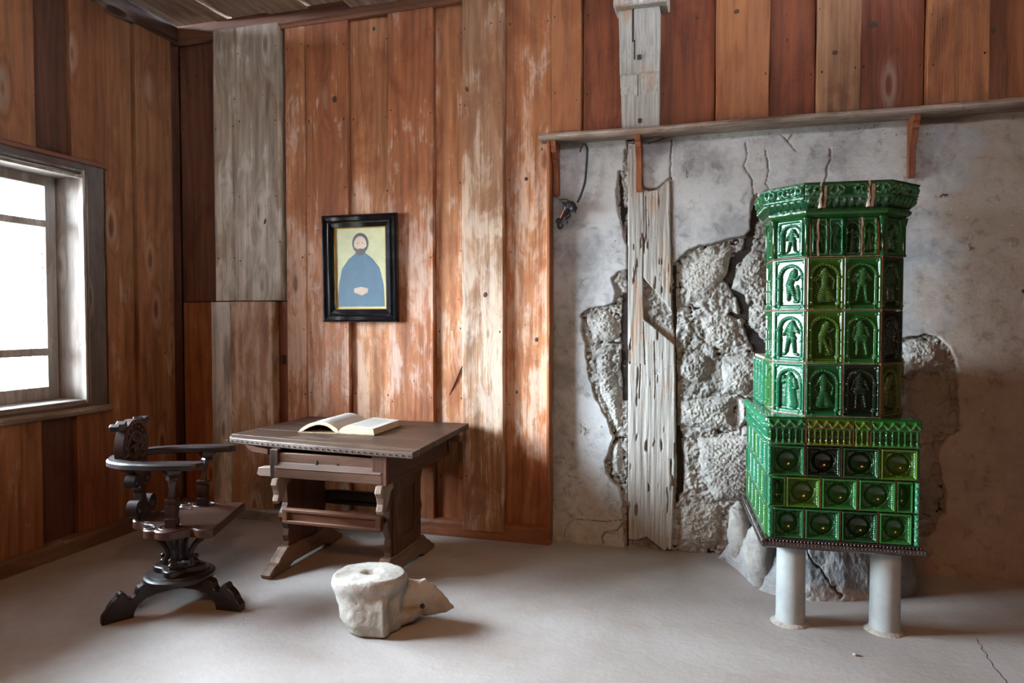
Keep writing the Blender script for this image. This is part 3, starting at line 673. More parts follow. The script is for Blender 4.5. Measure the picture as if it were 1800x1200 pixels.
for pts in ([(1150,600),(1152,680),(1151,700)], [(1126,640),(1124,700)], [(1135,345),(1137,420)], [(1131,565),(1134,640)]):
    k = sstep(0.004, 0.001, linedist(X+0.004*gr, Z, poly_wall(pts, Yp))); H = H+0.012*k; cav = np.maximum(cav, k*.7)
# carved star mark
for a in (0, 60, 120):
    c0 = on_wall(1154, 656, Yp); u = (math.cos(R(a+15))*.03, math.sin(R(a+15))*.03)
    H = H+0.003*sstep(0.003, 0.001, linedist(X, Z, [(c0[0]-u[0], c0[1]-u[1]), (c0[0]+u[0], c0[1]+u[1])]))
mk_ = sstep(-0.002, 0.003, md); H = H+mk_*(0.040+0.02*sstep(0.0, -0.12, X-(-0.33)))
H = H + sstep(0.006, -0.002, d)*0.012
H = np.where(d < -0.001, YP+0.09, H)
pst = field('timber_post', xs, zs, H, None, wall_back, keep=d > -0.004, attr={'cavity': cav})
def mat_post():
    N = NT('worm-eaten grey oak'); tcn = N.n('ShaderNodeTexCoord'); v = tcn.outputs['Object']
    st = N.noise(N.scale(v, (70, 70, 2.2)), 1.0, 5, 0.65); pt = N.noise(N.scale(v, (7, 7, 2.5)), 1.0, 5, 0.6)
    col = N.mix(N.rng(st, 0.3, 0.7), (0.27, 0.245, 0.22), (0.47, 0.445, 0.41))
    col = N.mix(N.rng(pt, 0.54, 0.66, 0, 0.5), col, (0.38, 0.20, 0.10))
    cr = N.n('ShaderNodeAttribute', attribute_name='cavity').outputs['Fac']
    hv = N.rng(N.vor(N.scale(v, (1, 1, 0.45)), 46.0), 0.11, 0.05)
    hv = N.math('MULTIPLY', hv, N.rng(pt, 0.42, 0.5))
    col = N.mix(N.math('MULTIPLY', N.math('MAXIMUM', cr, hv), 0.85), col, (0.07, 0.04, 0.025))
    N.put(col, N.p.inputs['Base Color']); N.p.inputs['Roughness'].default_value = 0.85; N.p.inputs['Specular IOR Level'].default_value = 0.2
    N.put(N.bump(N.math('SUBTRACT', st, hv), 0.6, 0.006), N.p.inputs['Normal'])
    return N.m
M['post'] = mat_post(); pst.data.materials.append(M['post'])
# carved end of a beam that stands out of the boards above the shelf
m = MB()
prof = [(2.70, .075), (2.80, .078), (2.90, .080), (2.93, .092), (2.97, .105), (3.02, .105), (3.03, .120), (3.14, .125), (3.20, .118), (3.30, .122), (3.42, .125)]
m.loft([[(-0.595+0.02*(3.4-z)*1.2, YB, z), (-0.595+0.02*(3.4-z)*1.2, YB-t, z), (-0.470, YB-t-0.004, z), (-0.345, YB-t, z), (-0.345, YB, z)] for z, t in prof])
be = structure(m.obj('trim_4', 'post', None, smooth=30)); tag(be, 'weathered carved beam end standing out of the boards above the shelf')
m = MB(); m.box((-0.455, YB-0.09, 3.55), (0.33, 0.20, 0.26), b=0.01); m.obj('beam_cap', 'post', be)
for (x, z, r) in ((-0.465, 3.12, .015), (-0.465, 2.745, .014)):
    m = MB(); yy = YB-0.125 if z > 3 else YB-0.078; m.box((x, yy-0.006, z), (r*1.6, 0.02, r*1.8), rz=0.1, b=0.002); m.obj('bolt_head', 'iron', be)
m = MB(); m.box((-0.505, YB-0.128, 3.32), (0.010, 0.006, 0.2)); m.box((-0.495, YB-0.127, 3.17), (0.007, 0.006, 0.12)); m.box((-0.475, YB-0.108, 3.0), (0.004, 0.006, 0.22)); m.obj('split', 'dirt', be)
# low masonry footing that stands out of the wall under the stove
fp = [(0.02, 4.56), (0.075, 4.50), (0.14, 4.36), (0.20, 4.18), (0.26, 4.06), (0.36, 4.00), (0.50, 3.99), (0.66, 4.03), (0.86, 4.12), (1.02, 4.20), (1.09, 4.30), (1.12, 4.56)]
nU, nV = 620, 90
U = np.linspace(0, len(fp)-1, nU); px_ = np.interp(U, range(len(fp)), [p[0] for p in fp]); py_ = np.interp(U, range(len(fp)), [p[1] for p in fp])
zv = np.linspace(-0.02, 1, nV)[None, :]; XX = np.repeat(px_[:, None], nV, 1); YY = np.repeat(py_[:, None], nV, 1)
tz = np.clip(zv, 0, 1); inn = tz**2.2
hgt = np.interp(U, [0, 1, 3, 5, 7, 9, 10, 11], [.02, .30, .37, .38, .38, .38, .34, .20])[:, None]
lum = 0.034*fbm(XX*9+YY*7, zv*4+0*XX, 5, 80, 0.6)
XX = XX + (0.55-XX)*inn*0.30 + lum*0.5; YY = YY + (4.56-YY)*inn*0.35 + lum
ZZ = hgt*zv
UU = np.repeat(U[:, None], nV, 1); VV = np.repeat(zv, nU, 0)
jj = 0.25*fbm(UU*6, VV*8, 3, 83)
fck = np.maximum(sstep(0.028, 0.006, linedist(UU+jj, VV, [(5.6, 1.0), (5.9, .62), (6.5, .35), (7.0, .05)])), 0.6*sstep(0.022, 0.005, linedist(UU+jj, VV, [(4.7, .95), (5.1, .6), (5.6, .58)])))
M['footing'] = mat_plaster('footing plaster', (0.26, 0.26, 0.265), (0.44, 0.435, 0.43), (0.22, 0.17, 0.13), 0.4, 34, 0.5)
foot_ = field('trim_3', np.arange(nU), np.arange(nV), YY+0.012*fck, 'footing', None, attr={'cavity': fck*0.9}, XX=XX, ZZ=ZZ)
m = MB(); m.loft([[(XX[i, -1], YY[i, -1], ZZ[i, -1]-0.004) for i in range(0, nU, 20)], [(XX[i, -1]*0.9+0.05, 4.58, ZZ[i, -1]+0.002) for i in range(0, nU, 20)]], caps=False, closed=False); m.obj('footing_top', 'mortar', foot_); structure(foot_)
for (cx_, cy_, cz_, rr_) in ((0.150, 4.44, 0.20, (.070, .10, .19)), (0.255, 4.16, 0.16, (.085, .11, .19))):
    m = MB(); m.ball((cx_, cy_, cz_), rr_, 30); o = m.obj('stone', 'stone', foot_, smooth=True)
    co = [Vector(v.co) for v in o.data.vertices]
    for i, v in enumerate(o.data.vertices):
        p = v.co; k = 1+0.55*float(fbm(np.array(p.x*12+p.z*9), np.array(p.y*12+p.z*5), 4, 90)); c_ = Vector((cx_, cy_, cz_)); q = c_+(p-c_)*k; q.z = max(q.z, 0.0); v.co = q
# nail and two iron hooks in the plaster
m = MB(); m.tube([(1.264, YP+0.02, 2.213), (1.264, YP-0.05, 2.215), (1.242, YP-0.055, 2.214)], 0.004, 6); tag(m.obj('wall_nail', 'iron'), 'small bent iron nail in the grey plaster right of the stove crown', 'nail')
m = MB(); m.tube(smooth_path([(1.75, YP+0.02, 1.66), (1.74, YP-0.05, 1.665), (1.66, YP-0.06, 1.655), (1.645, YP-0.06, 1.67)]), 0.011, 8); m.box((1.76, YP-0.0, 1.66), (0.05, 0.02, 0.07)); tag(m.obj('iron_hook', 'iron'), 'black iron hook at the right picture edge, level with the tile rows', 'hook')

# ================================================================== SHELF
sh = thing('wall_shelf', 'long weathered wall shelf under the upper boards, on scrolled brackets', 'shelf', (0, 0, 0))
m = MB(); pr = [(4.585, 2.662), (4.43, 2.660), (4.415, 2.668), (4.412, 2.682), (4.420, 2.694), (4.435, 2.699), (4.585, 2.699)]
m.loft([[(x, y, z+0.002*math.sin(x*5)) for y, z in pr] for x in np.linspace(-1.105, 2.44, 30)])
m.obj('shelf_board', wood('weathered shelf paint', 'x', (0.40, 0.36, 0.33), 0.85, color=(0.27, 0.20, 0.16), wear=0.85), sh)
bp = [(0.0, 0.0), (0.0, -0.335), (-0.03, -0.345), (-0.045, -0.33), (-0.048, -0.30), (-0.042, -0.25), (-0.046, -0.20), (-0.058, -0.15), (-0.076, -0.115), (-0.095, -0.10), (-0.098, -0.08), (-0.115, -0.072), (-0.118, -0.045), (-0.135, -0.035), (-0.14, 0.0)]
for xb in (-1.020, -0.478, 1.083):
    m = MB(); m.prism(list(reversed(bp)), lambda u, v, t, xb=xb: (xb+t, 4.598+u, 2.663+v), -0.018, 0.018, 0.002)
    m.obj('bracket', 'woodz', sh, (0.27, 0.085, 0.035, 0.2))
# ================================================================== HANGING IRON FIGURE
hk = thing('hanging_iron_bird', 'small winged wrought-iron figure hanging from a long bent rod under the shelf end', 'ornament', (-0.83, 4.55, 2.65))
def W(px, py, Y=4.53): a = on_wall(px, py, Y); return (a[0]+0.83, Y-4.55, a[1]-2.65)
m = MB(); m.tube(smooth_path([W(1020,266,4.55), W(1022,258,4.5), W(1026,253,4.49), W(1031,257,4.5), W(1032,268), W(1030,300), W(1028,320), W(1022,340), W(1015,356)]), [0.006]*20+[0.008]*29, 8); m.obj('rod', 'iron', hk, smooth=40)
m = MB(); b1 = W(1002,362); m.ball(b1, (.040, .030, .034), 12); b2 = W(1008,366, 4.50); m.ball(b2, (.026, .022, .024), 10)
m.tube([W(1008,368,4.49), W(1012,374,4.48)], [0.010, 0.003], 6)
m.tube(smooth_path([W(998,362), W(994,372), W(989,380)]), [0.028]*4+[0.024]*5+[0.016]*4, 8)
m.obj('body', 'iron', hk, smooth=True)
m = MB(); m.tube(smooth_path([W(1004,357), W(995,350), W(985,351), W(979,348)]), [0.016]*6+[0.010]*8+[0.004]*5, 8, 0.3); m.tube(smooth_path([W(1000,360,4.55), W(990,356,4.56), W(982,353,4.56)]), [0.014]*7+[0.005]*6, 8, 0.3); m.obj('wing', 'iron', hk, smooth=True)
m = MB(); m.tube(smooth_path([W(990,374), W(984,388), W(981,396), W(984,401), W(988,399), W(989,394)]), [0.012]*10+[0.008]*21, 8); m.obj('tail', 'iron', hk, smooth=True)
m = MB(); m.tube(smooth_path([W(1000,372), W(1001,380), W(994,386), W(997,392)]), [0.008]*19, 6); m.tube(smooth_path([W(988,382), W(979,386), W(978,392)]), [0.006]*13, 6); m.obj('leg', 'iron', hk, smooth=True)
m = MB(); m.tube([W(991,369,4.50), W(988,377,4.50), W(985,383,4.505)], 0.0055, 6); m.obj('red_tongue', simple('faded red paint', (0.50, 0.14, 0.09), 0.6), hk)

# ================================================================== PICTURE
pic = thing('framed_picture', 'portrait-format painting in a wide black moulded frame on the board wall', 'picture', (-2.424, YB-0.045, 1.485))
pic.rotation_euler = (R(1.2), 0, 0)
PW, PH = 0.585, 0.760
def frame(m, o0, o1, prof):
    """mitred frame: prof = (inset, out) points"""
    rs = []
    for cxx, czz in ((-1, 0), (1, 0), (1, 1), (-1, 1)):
        r = []
        for ins, out in prof:
            x = cxx*(PW/2-ins); z = ins if czz == 0 else PH-ins; r.append((x, -out, z))
        rs.append(r)
    rs.append(rs[0]); m.loft(rs, caps=False, closed=True); return m
m = MB(); frame(m, 0, 0, [(0.0, 0.0), (0.0, 0.034), (0.004, 0.040), (0.012, 0.041), (0.016, 0.032), (0.040, 0.029), (0.044, 0.036), (0.052, 0.038), (0.058, 0.030), (0.088, 0.025), (0.092, 0.018), (0.092, 0.0)])
m.obj('frame', 'glosblack', pic)
m = MB(); frame(m, 0, 0, [(0.091, 0.0), (0.091, 0.017), (0.096, 0.017), (0.098, 0.010), (0.098, 0.0)]); m.obj('gilt_slip', 'gilt', pic)
def flat(col, nm): return simple(nm, col, 0.45, 0, 0.15, 12, 0.02)
m = MB(); m.box((0, -0.006, PH/2), (PW-0.19, 0.004, PH-0.19)); cv = m.obj('canvas', flat((0.50, 0.48, 0.27), 'olive ground'), pic)
def ppoly(pts, out, nm, col):
    pts = [((u-0.5)*0.39, 0.098+v*0.565) for u, v in pts]
    m = MB(); m.prism(pts, lambda u, v, t: (u, -t, v), 0.0085, 0.0085+out); return m.obj(nm, flat(col, nm+' paint'), cv)
# a plain half-length sitter in a dark coat, seen from the front
el = lambda cx_, cy_, rx, ry, n=20: [(cx_+rx*math.cos(2*math.pi*i/n), cy_+ry*math.sin(2*math.pi*i/n)) for i in range(n)]
ppoly([(0.03,0.02),(0.97,0.02),(0.95,0.30),(0.88,0.50),(0.74,0.62),(0.60,0.69),(0.40,0.69),(0.26,0.62),(0.12,0.50),(0.05,0.30)], 0.0006, 'coat', (0.055, 0.115, 0.175))
ppoly(el(0.50, 0.815, 0.165, 0.130), 0.0008, 'hair', (0.06, 0.055, 0.06))
ppoly(el(0.50, 0.795, 0.128, 0.108), 0.0011, 'face', (0.52, 0.37, 0.27))
ppoly([(0.375,0.77),(0.41,0.69),(0.50,0.655),(0.59,0.69),(0.625,0.77),(0.56,0.742),(0.50,0.750),(0.44,0.742)], 0.0014, 'beard', (0.07, 0.05, 0.04))
for s_ in (-1, 1): ppoly(el(0.50+s_*0.048, 0.815, 0.013, 0.006, 10), 0.0014, 'eye', (0.06, 0.04, 0.03))
ppoly([(0.36,0.20),(0.52,0.16),(0.64,0.20),(0.64,0.25),(0.50,0.27),(0.36,0.25)], 0.0010, 'folded_hands', (0.48, 0.34, 0.26))

# ================================================================== TABLE
TZ = 0.80
tb = thing('trestle_table', 'heavy old oak trestle table with a wide worn top and drawer box', 'table', (-2.18, 3.9, 0))
def T(x, y, z=0): return (x+2.18, y-3.9, z)
OT = (0.056, 0.030, 0.018, 0.22); OK_ = (0.085, 0.032, 0.014, 0.18); OD = (0.040, 0.017, 0.009, 0.1)
FL, FR, BRr, BL = (-2.853, 3.526), (-1.527, 3.369), (-1.60, 4.455), (-2.815, 4.455)
cuts = [0, 0.105, 0.36, 0.68, 1.0]
def tp(s, t):
    a = np.array(FL)*(1-s)+np.array(FR)*s; b = np.array(BL)*(1-s)+np.array(BRr)*s
    q = a*(1-t)+b*t
    bow = -0.018*math.sin(math.pi*s)*(1-t); lft = 0.0
    return (q[0]+lft, q[1]+bow)
for k in range(4):
    m = MB(); t0, t1 = cuts[k]+0.0025, cuts[k+1]-0.0025; ns = 14; rs = []
    for i in range(ns+1):
        s = i/ns; a = tp(s, t0); b = tp(s, t1); n_ = 0.0012*math.sin(i*2.3+k)
        if k == 0 and i == 0: a = (a[0]+0.045, a[1]+0.03)
        z1 = TZ+n_*0.6; z0 = TZ-0.034
        r = [a+(z0+0.005,), a+(z1-0.006,), (a[0], a[1]+0.006, z1), (b[0], b[1]-0.003, z1), b+(z1-0.003,), b+(z0,), (a[0], a[1]+0.005, z0)]
        rs.append([T(*p) for p in r])
    m.loft(rs); m.obj('top_board', 'table', tb, OT if k else (0.075, 0.045, 0.030, 0.45))
m = MB()   # iron-nailed edging along the front
for i in range(34):
    s = (i+0.5)/34; a = tp(s, 0); m.ball(T(a[0], a[1]-0.001, TZ-0.018), 0.0042, 5)
ed = m.obj('edge_nails', 'iron', tb); ed['kind'] = 'stuff'
bx0, bx1, by0, by1, bz0, bz1 = -2.435, -1.700, 3.43, 4.34, 0.60, 0.765
m = MB()   # drawer box: sides, back, bottom
m.box(T((bx0+bx1)/2, by1-0.015, (bz0+bz1)/2), (bx1-bx0, 0.03, bz1-bz0), b=0.003); m.box(T((bx0+bx1)/2, (by0+by1)/2, bz0+0.012), (bx1-bx0-0.05, by1-by0-0.05, 0.024))
box_ = m.obj('drawer_box', 'table', tb, OD)
for xx, sg in ((bx0+0.016, -1), (bx1-0.016, 1)):
    m = MB(); m.box(T(xx, (by0+by1)/2+0.01, (bz0+bz1)/2), (0.032, by1-by0-0.02, bz1-bz0), b=0.003); m.box(T(xx+sg*0.012, (by0+by1)/2+0.01, bz0+0.016), (0.02, by1-by0+0.0, 0.026), b=0.004); m.obj('side_board', 'tabley', box_, OK_)
    m = MB(); m.prism([(0, 0), (0.06, 0), (0.045, 0.02), (0.03, 0.03), (0.02, 0.05), (0, 0.055)], lambda u, v, t, xx=xx, sg=sg: T(xx+sg*(0.016+u), by0+0.06+t, bz0-0.0+v), 0, 0.04, 0.003)
m = MB(); m.box(T((bx0+bx1)/2, by0+0.014, 0.708), (bx1-bx0-0.07, 0.028, 0.075), b=0.004); m.prism([(0.0, 0.66), (0.0, 0.70), (-0.006, 0.690), (-0.012, 0.672), (-0.016, 0.66)][::-1], lambda u, v, t: T(bx0+0.035+t, by0+u+0.004, v), 0, bx1-bx0-0.07)
m.box(T((bx0+bx1)/2, by0+0.006, 0.630), (bx1-bx0-0.06, 0.03, 0.052), b=0.004)
dr = m.obj('drawer', 'table', tb, (0.095, 0.044, 0.024, 0.3))
m = MB(); m.ball(T(-2.135, by0-0.001, 0.702), (.009, .004, .016), 8); m.obj('keyhole', 'dirt', dr)
m = MB(); m.ball(T(-2.005, by0-0.001, 0.70), (.006, .004, .006), 6); m.obj('nail_hole', 'dirt', dr)
m = MB(); m.box(T(bx1-0.045, by0+0.012, (bz0+bz1)/2), (0.09, 0.040, bz1-bz0+0.005), b=0.004); m.obj('corner_block', 'tablez', tb, OK_)
m = MB(); m.box(T(bx0+0.03, by0+0.012, (bz0+bz1)/2), (0.055, 0.040, bz1-bz0), b=0.004); m.obj('corner_block', 'tablez', tb, OD)
# runners that stick out left and right under the top and beside the box
m = MB(); m.prism([(0, 0), (0.115, -0.02), (0.115, -0.055), (0.08, -0.05), (0.04, -0.045), (0.01, -0.025)][::-1], lambda u, v, t: T(-2.655+u*1.35, 3.50+t, 0.768+v), 0, 0.05, 0.003); m.obj('runner', 'table', tb, OK_)
m = MB(); m.prism([(0, 0.012), (0.012, 0.048), (0.10, 0.055), (0.10, 0.0), (0.02, 0.0)][::-1], lambda u, v, t: T(-2.535+u, 3.44+t, 0.602+v), 0, 0.06, 0.004); m.obj('runner', 'table', tb, (0.22, 0.16, 0.12, 0.7))
m = MB(); m.box(T(-1.66, 4.20, 0.74), (0.20, 0.05, 0.045), b=0.004); m.obj('runner', 'table', tb, OK_)
# carved cleats ("horse heads") below the box front
hp = [(0.085, 0.0), (0.09, -0.03), (0.06, -0.045), (0.045, -0.075), (0.02, -0.112), (-0.012, -0.125), (-0.022, -0.11), (-0.010, -0.082), (-0.016, -0.055), (-0.034, -0.03), (-0.020, 0.0)]
for xx, sc in ((-2.385, 1.15), (-1.735, 1.25)):
    m = MB(); m.prism([(-u*sc, v*sc) for u, v in hp], lambda u, v, t, xx=xx: T(xx+t, 3.425-u, 0.602+v), -0.022, 0.022, 0.006)
    m.obj('carved_cleat', 'tablez', tb, (0.20, 0.13, 0.09, 0.55))
# two trestle ends: sled foot + shaped upright with a panel
foot = [(-0.40, 0.0), (-0.24, 0.0), (-0.225, 0.012), (-0.17, 0.030), (0.17, 0.030), (0.225, 0.012), (0.24, 0.0), (0.40, 0.0), (0.405, 0.030), (0.37, 0.045), (0.33, 0.075), (0.28, 0.10), (0.24, 0.135), (-0.24, 0.135), (-0.26, 0.12), (-0.30, 0.095), (-0.325, 0.07), (-0.36, 0.062), (-0.395, 0.04), (-0.415, 0.025)]
upr = [(-0.215, 0.13), (0.215, 0.13), (0.195, 0.19), (0.205, 0.27), (0.235, 0.33), (0.205, 0.40), (0.22, 0.50), (0.26, 0.60), (-0.26, 0.60), (-0.262, 0.56), (-0.225, 0.50), (-0.212, 0.40), (-0.222, 0.375), (-0.245, 0.345), (-0.250, 0.32), (-0.228, 0.28), (-0.205, 0.24), (-0.215, 0.20), (-0.205, 0.16)]
for xx, sg in ((-2.485, -1), (-1.80, 1)):
    yc = 3.855 if sg < 0 else 3.84
    m = MB(); m.prism(foot, lambda u, v, t, xx=xx, yc=yc: T(xx+t, yc+u, v), -0.036, 0.036, 0.006); ft = m.obj('sled_foot', 'tabley', tb, (0.19, 0.11, 0.07, 0.5))
    m = MB(); m.prism(upr, lambda u, v, t, xx=xx, yc=yc: T(xx+t, yc+u, v), -0.022, 0.022, 0.004); up_ = m.obj('trestle_end', 'tablez', tb, OK_)
    m = MB()
    for u0, u1, v0, v1 in ((-0.19, -0.095, 0.14, 0.59), (0.095, 0.19, 0.14, 0.59), (-0.095, 0.095, 0.50, 0.59), (-0.095, 0.095, 0.14, 0.22)):
        m.box(T(xx+sg*0.024, yc+(u0+u1)/2, (v0+v1)/2), (0.018, u1-u0-0.002, v1-v0), b=0.003)
    m.obj('panel_frame', 'tablez', up_, OK_)
# footrest rails with a sunk field
for yy, zz, cc in ((3.60, 0.335, (0.14, 0.058, 0.028, 0.4)), (4.08, 0.335, OD)):
    m = MB(); m.box(T(-2.142, yy+0.012, zz), (0.65, 0.03, 0.085), b=0.003)
    rl = m.obj('footrest_rail', 'table', tb, cc)
    m = MB()
    for dz in (-0.034, 0.034): m.box(T(-2.142, yy-0.008, zz+dz), (0.65, 0.026, 0.022), b=0.005)
    for dx in (-0.305, 0.305): m.box(T(-2.142+dx, yy-0.008, zz), (0.035, 0.024, 0.06), b=0.004)
    m.obj('rail_moulding', 'table', rl, cc)
# ================================================================== OPEN BOOK
bk = thing('open_book', 'large old book lying open on the table top', 'book', (-2.215, 3.80, TZ+0.001), R(2))
def leaf(sg, hts, w_, d_, nm):
    """page block: cross-section along x from the spine; hts(s) = top height"""
    n = 16; rs_t = []
    m = MB(); rows = []
    for j in range(2):
        y = d_*j; pts = []
        for i in range(n+1): s = i/n; pts.append((sg*w_*s, y, hts(s)[1]))
        for i in range(n, -1, -1): s = i/n; pts.append((sg*(w_*s + 0.006*(1 if s > 0.95 else 0)), y, hts(s)[0]))
        rows.append(pts)
    m.loft(rows); m.obj(nm, mat_edge, bk)
    xs_ = [sg*w_*(0.02+0.96*i/n) for i in range(n+1)]; me_v = []; f = []; ink = []
    ny = 14
    for j in range(ny+1):
        for i in range(n+1):
            s = 0.02+0.96*i/n; me_v.append((sg*w_*s, d_*(0.005+0.99*j/ny), hts(s)[1]+0.0012)); u = i/n; t = j/ny
            ink.append(1.0 if 0.13 < u < 0.87 and 0.12 < t < 0.88 else 0.0)
    for j in range(ny):
        for i in range(n): a = j*(n+1)+i; f.append((a, a+1, a+n+2, a+n+1))
    me = bpy.data.meshes.new('page'); me.from_pydata(me_v, [], f); at = me.attributes.new('ink', 'FLOAT', 'POINT'); at.data.foreach_set('value', ink)
    link('page', me, 'print', bk, smooth=True)
def mk_edge():
    N = NT('page edges'); tcn = N.n('ShaderNodeTexCoord'); s = N.n('ShaderNodeSeparateXYZ'); N.put(tcn.outputs['Object'], s.inputs[0])
    l = N.noise(N.scale(tcn.outputs['Object'], (8, 8, 900)), 1.0, 2)
    N.put(N.mix(N.rng(l, 0.4, 0.6), (0.62, 0.52, 0.38), (0.40, 0.29, 0.18)), N.p.inputs['Base Color']); N.p.inputs['Roughness'].default_value = 0.85; return N.m
mat_edge = mk_edge()
def hr(s): return (0.006, 0.010+0.042*min(1, s*5)**0.6*(1-0.30*s))
def hl(s): return (0.006+0.052*math.sin(math.pi*min(1, s*1.05))**1.0*(0.9 if s > 0.2 else 0.9*s/0.2) if s < 0.95 else 0.006, 0.012+0.066*math.sin(math.pi*min(1, s*0.93+0.05))**0.8*(1-0.15*s))
leaf(1, hr, 0.235, 0.40, 'page_block'); leaf(-1, hl, 0.26, 0.40, 'page_block')
m = MB(); m.box((0.12, 0.20, 0.003), (0.25, 0.415, 0.005)); m.box((-0.135, 0.20, 0.003), (0.27, 0.415, 0.005)); m.box((0, 0.20, 0.005), (0.03, 0.415, 0.008)); m.obj('cover', 'leather', bk)

# ================================================================== ARMCHAIR
ch = thing('carved_armchair', 'dark carved renaissance armchair with round medallion back and horseshoe arms', 'chair', (-2.453, 3.105, 0), R(19.9))
CC = (0.018, 0.010, 0.009, 0.1); CS = (0.040, 0.015, 0.008, 0.25)
half = [(0.0, -0.25), (-0.035, -0.262), (-0.075, -0.258), (-0.10, -0.235), (-0.125, -0.232), (-0.145, -0.252), (-0.175, -0.280), (-0.215, -0.290), (-0.255, -0.280), (-0.275, -0.262), (-0.295, -0.262), (-0.325, -0.252), (-0.345, -0.225), (-0.34, -0.195), (-0.32, -0.175), (-0.345, -0.150), (-0.375, -0.140), (-0.40, -0.115), (-0.42, -0.10), (-0.455, -0.085), (-0.475, -0.05)]
half = [tuple(p[:2]) for p in smooth_path(half, 2)]
outline = half+[(a, -b) for a, b in reversed(half)]
m = MB(); m.prism(outline[::-1], lambda u, v, t: (u, v, t), 0.425, 0.472, 0.006); seat = m.obj('seat', 'chair', ch, CS, smooth=35)
for sg in (-1, 1):                          # raised round mouldings on the seat
    for cx_, r_ in ((-0.215, 0.055), (-0.315, 0.024)):
        m = MB(); m.tube([(cx_+r_*math.cos(a), sg*(0.215 if r_ > .03 else 0.222)+r_*math.sin(a)*0.9, 0.473) for a in np.linspace(0, 2*math.pi, 20)], 0.004, 5); m.obj('seat_moulding', 'chair', seat, CC, smooth=True)
m = MB(); m.tube(smooth_path([(-0.44, 0.0, 0.473), (-0.40, -0.10, 0.473), (-0.30, -0.13, 0.473), (-0.24, -0.12, 0.473)]), 0.005, 5); m.tube(smooth_path([(-0.44, 0.0, 0.473), (-0.40, 0.10, 0.473), (-0.30, 0.13, 0.473), (-0.24, 0.12, 0.473)]), 0.005, 5); m.obj('seat_moulding', 'chair', seat, CC, smooth=True)
# horseshoe arm rail
rail = smooth_path([(-0.045, -0.245), (-0.16, -0.240), (-0.30, -0.238), (-0.42, -0.215), (-0.51, -0.15), (-0.548, -0.06), (-0.552, 0.0), (-0.548, 0.06), (-0.51, 0.15), (-0.42, 0.215), (-0.30, 0.238), (-0.16, 0.240), (-0.045, 0.245)], 6)
n_ = len(rail); rs = []
for i, p in enumerate(rail):
    a = Vector(rail[max(i-1, 0)][:2]); b = Vector(rail[min(i+1, n_-1)][:2]); t = (b-a).normalized(); nn = Vector((-t.y, t.x))
    e = min(i, n_-1-i)/(n_-1); wd = 0.036 if e > 0.2 else 0.036+0.010*math.sin(e/0.2*math.pi)
    if min(i, n_-1-i) == 0: wd = 0.012
    elif min(i, n_-1-i) == 1: wd = 0.030
    z0, z1 = 0.765, 0.800
    p = Vector(p[:2])
    q = [(p-nn*wd, z0+0.006), (p-nn*wd, z1-0.008), (p-nn*(wd-0.007), z1), (p+nn*(wd-0.007), z1), (p+nn*wd, z1-0.008), (p+nn*wd, z0+0.006), (p+nn*(wd-0.01), z0), (p-nn*(wd-0.01), z0)]
    rs.append([(v.x, v.y, z) for v, z in q])
m = MB(); m.loft(rs); m.obj('arm_rail', 'chair', ch, CC, smooth=40)
def sqpost(m, secs):
    """square baluster: (x, y, z, half, twist)"""
    m.loft([[(x+h*math.sqrt(2)*math.cos(tw+math.pi/4+k*math.pi/2), y+h*math.sqrt(2)*math.sin(tw+math.pi/4+k*math.pi/2), z) for k in range(4)] for x, y, z, h, tw in secs])
for sg in (-1, 1):
    bx, by = -0.213, sg*0.205; tx, ty = -0.200, sg*0.236
    m = MB(); sqpost(m, [(bx, by, 0.472, .026, 0), (bx, by, 0.515, .026, 0), (bx, by, 0.520, .021, 0), (bx, by, 0.53, .024, 0), (bx, by, 0.575, .027, 0), (bx, by, 0.59, .022, 0), (bx, by, 0.598, .028, 0), (bx, by, 0.612, .028, 0), (bx, by, 0.614, .016, 0),
        (bx+0.003, by+sg*.006, 0.64, .013, .2), (bx+0.006, by+sg*.014, 0.68, .013, .5), (bx+0.01, by+sg*.022, 0.705, .016, .7), (tx, ty, 0.712, .022, .78), (tx, ty, 0.722, .022, .78), (tx, ty, 0.730, .018, .78), (tx, ty, 0.745, .030, .78), (tx, ty, 0.768, .034, .78)])
    m.obj('arm_post', 'chair', ch, (0.030, 0.012, 0.009, 0.1), smooth=25)
# medallion back
mc = (-0.485, 0.0, 0.845); rM = 0.138
m = MB(); n = 40
prf = [(0.0, -0.022), (rM-0.012, -0.022), (rM, -0.016), (rM, 0.030), (rM-0.006, 0.036), (rM-0.020, 0.036), (rM-0.028, 0.024), (rM-0.050, 0.022), (rM-0.058, 0.030), (rM-0.070, 0.030), (rM-0.080, 0.018), (0.0, 0.018)]
m.loft([[(mc[0]+o2-0.02, mc[1]+max(r, 1e-4)*math.cos(2*math.pi*j/n), mc[2]+max(r, 1e-4)*math.sin(2*math.pi*j/n)) for j in range(n)] for r, o2 in prf])
med = m.obj('medallion', 'chair', ch, (0.035, 0.014, 0.010, 0.1), smooth=35)
m = MB()
for k in range(16):                          # carved ring of leaves and a central boss
    a = 2*math.pi*k/16; m.ball((mc[0]+0.006, mc[1]+(rM-0.038)*math.cos(a), mc[2]+(rM-0.038)*math.sin(a)), (0.009, 0.013, 0.013), 6)
for k in range(5):
    a = 2*math.pi*k/5+0.4; m.tube(smooth_path([(mc[0]+0.0, mc[1], mc[2]), (mc[0]+0.010, mc[1]+0.022*math.cos(a), mc[2]+0.022*math.sin(a)), (mc[0]+0.002, mc[1]+0.045*math.cos(a+.5), mc[2]+0.045*math.sin(a+.5))]), [0.008]*9+[0.005]*4, 6)
m.ball((mc[0]+0.006, mc[1], mc[2]), 0.012, 8)
m.obj('rosette', 'chair', med, (0.045, 0.018, 0.012, 0.1), smooth=True)['kind'] = 'stuff'
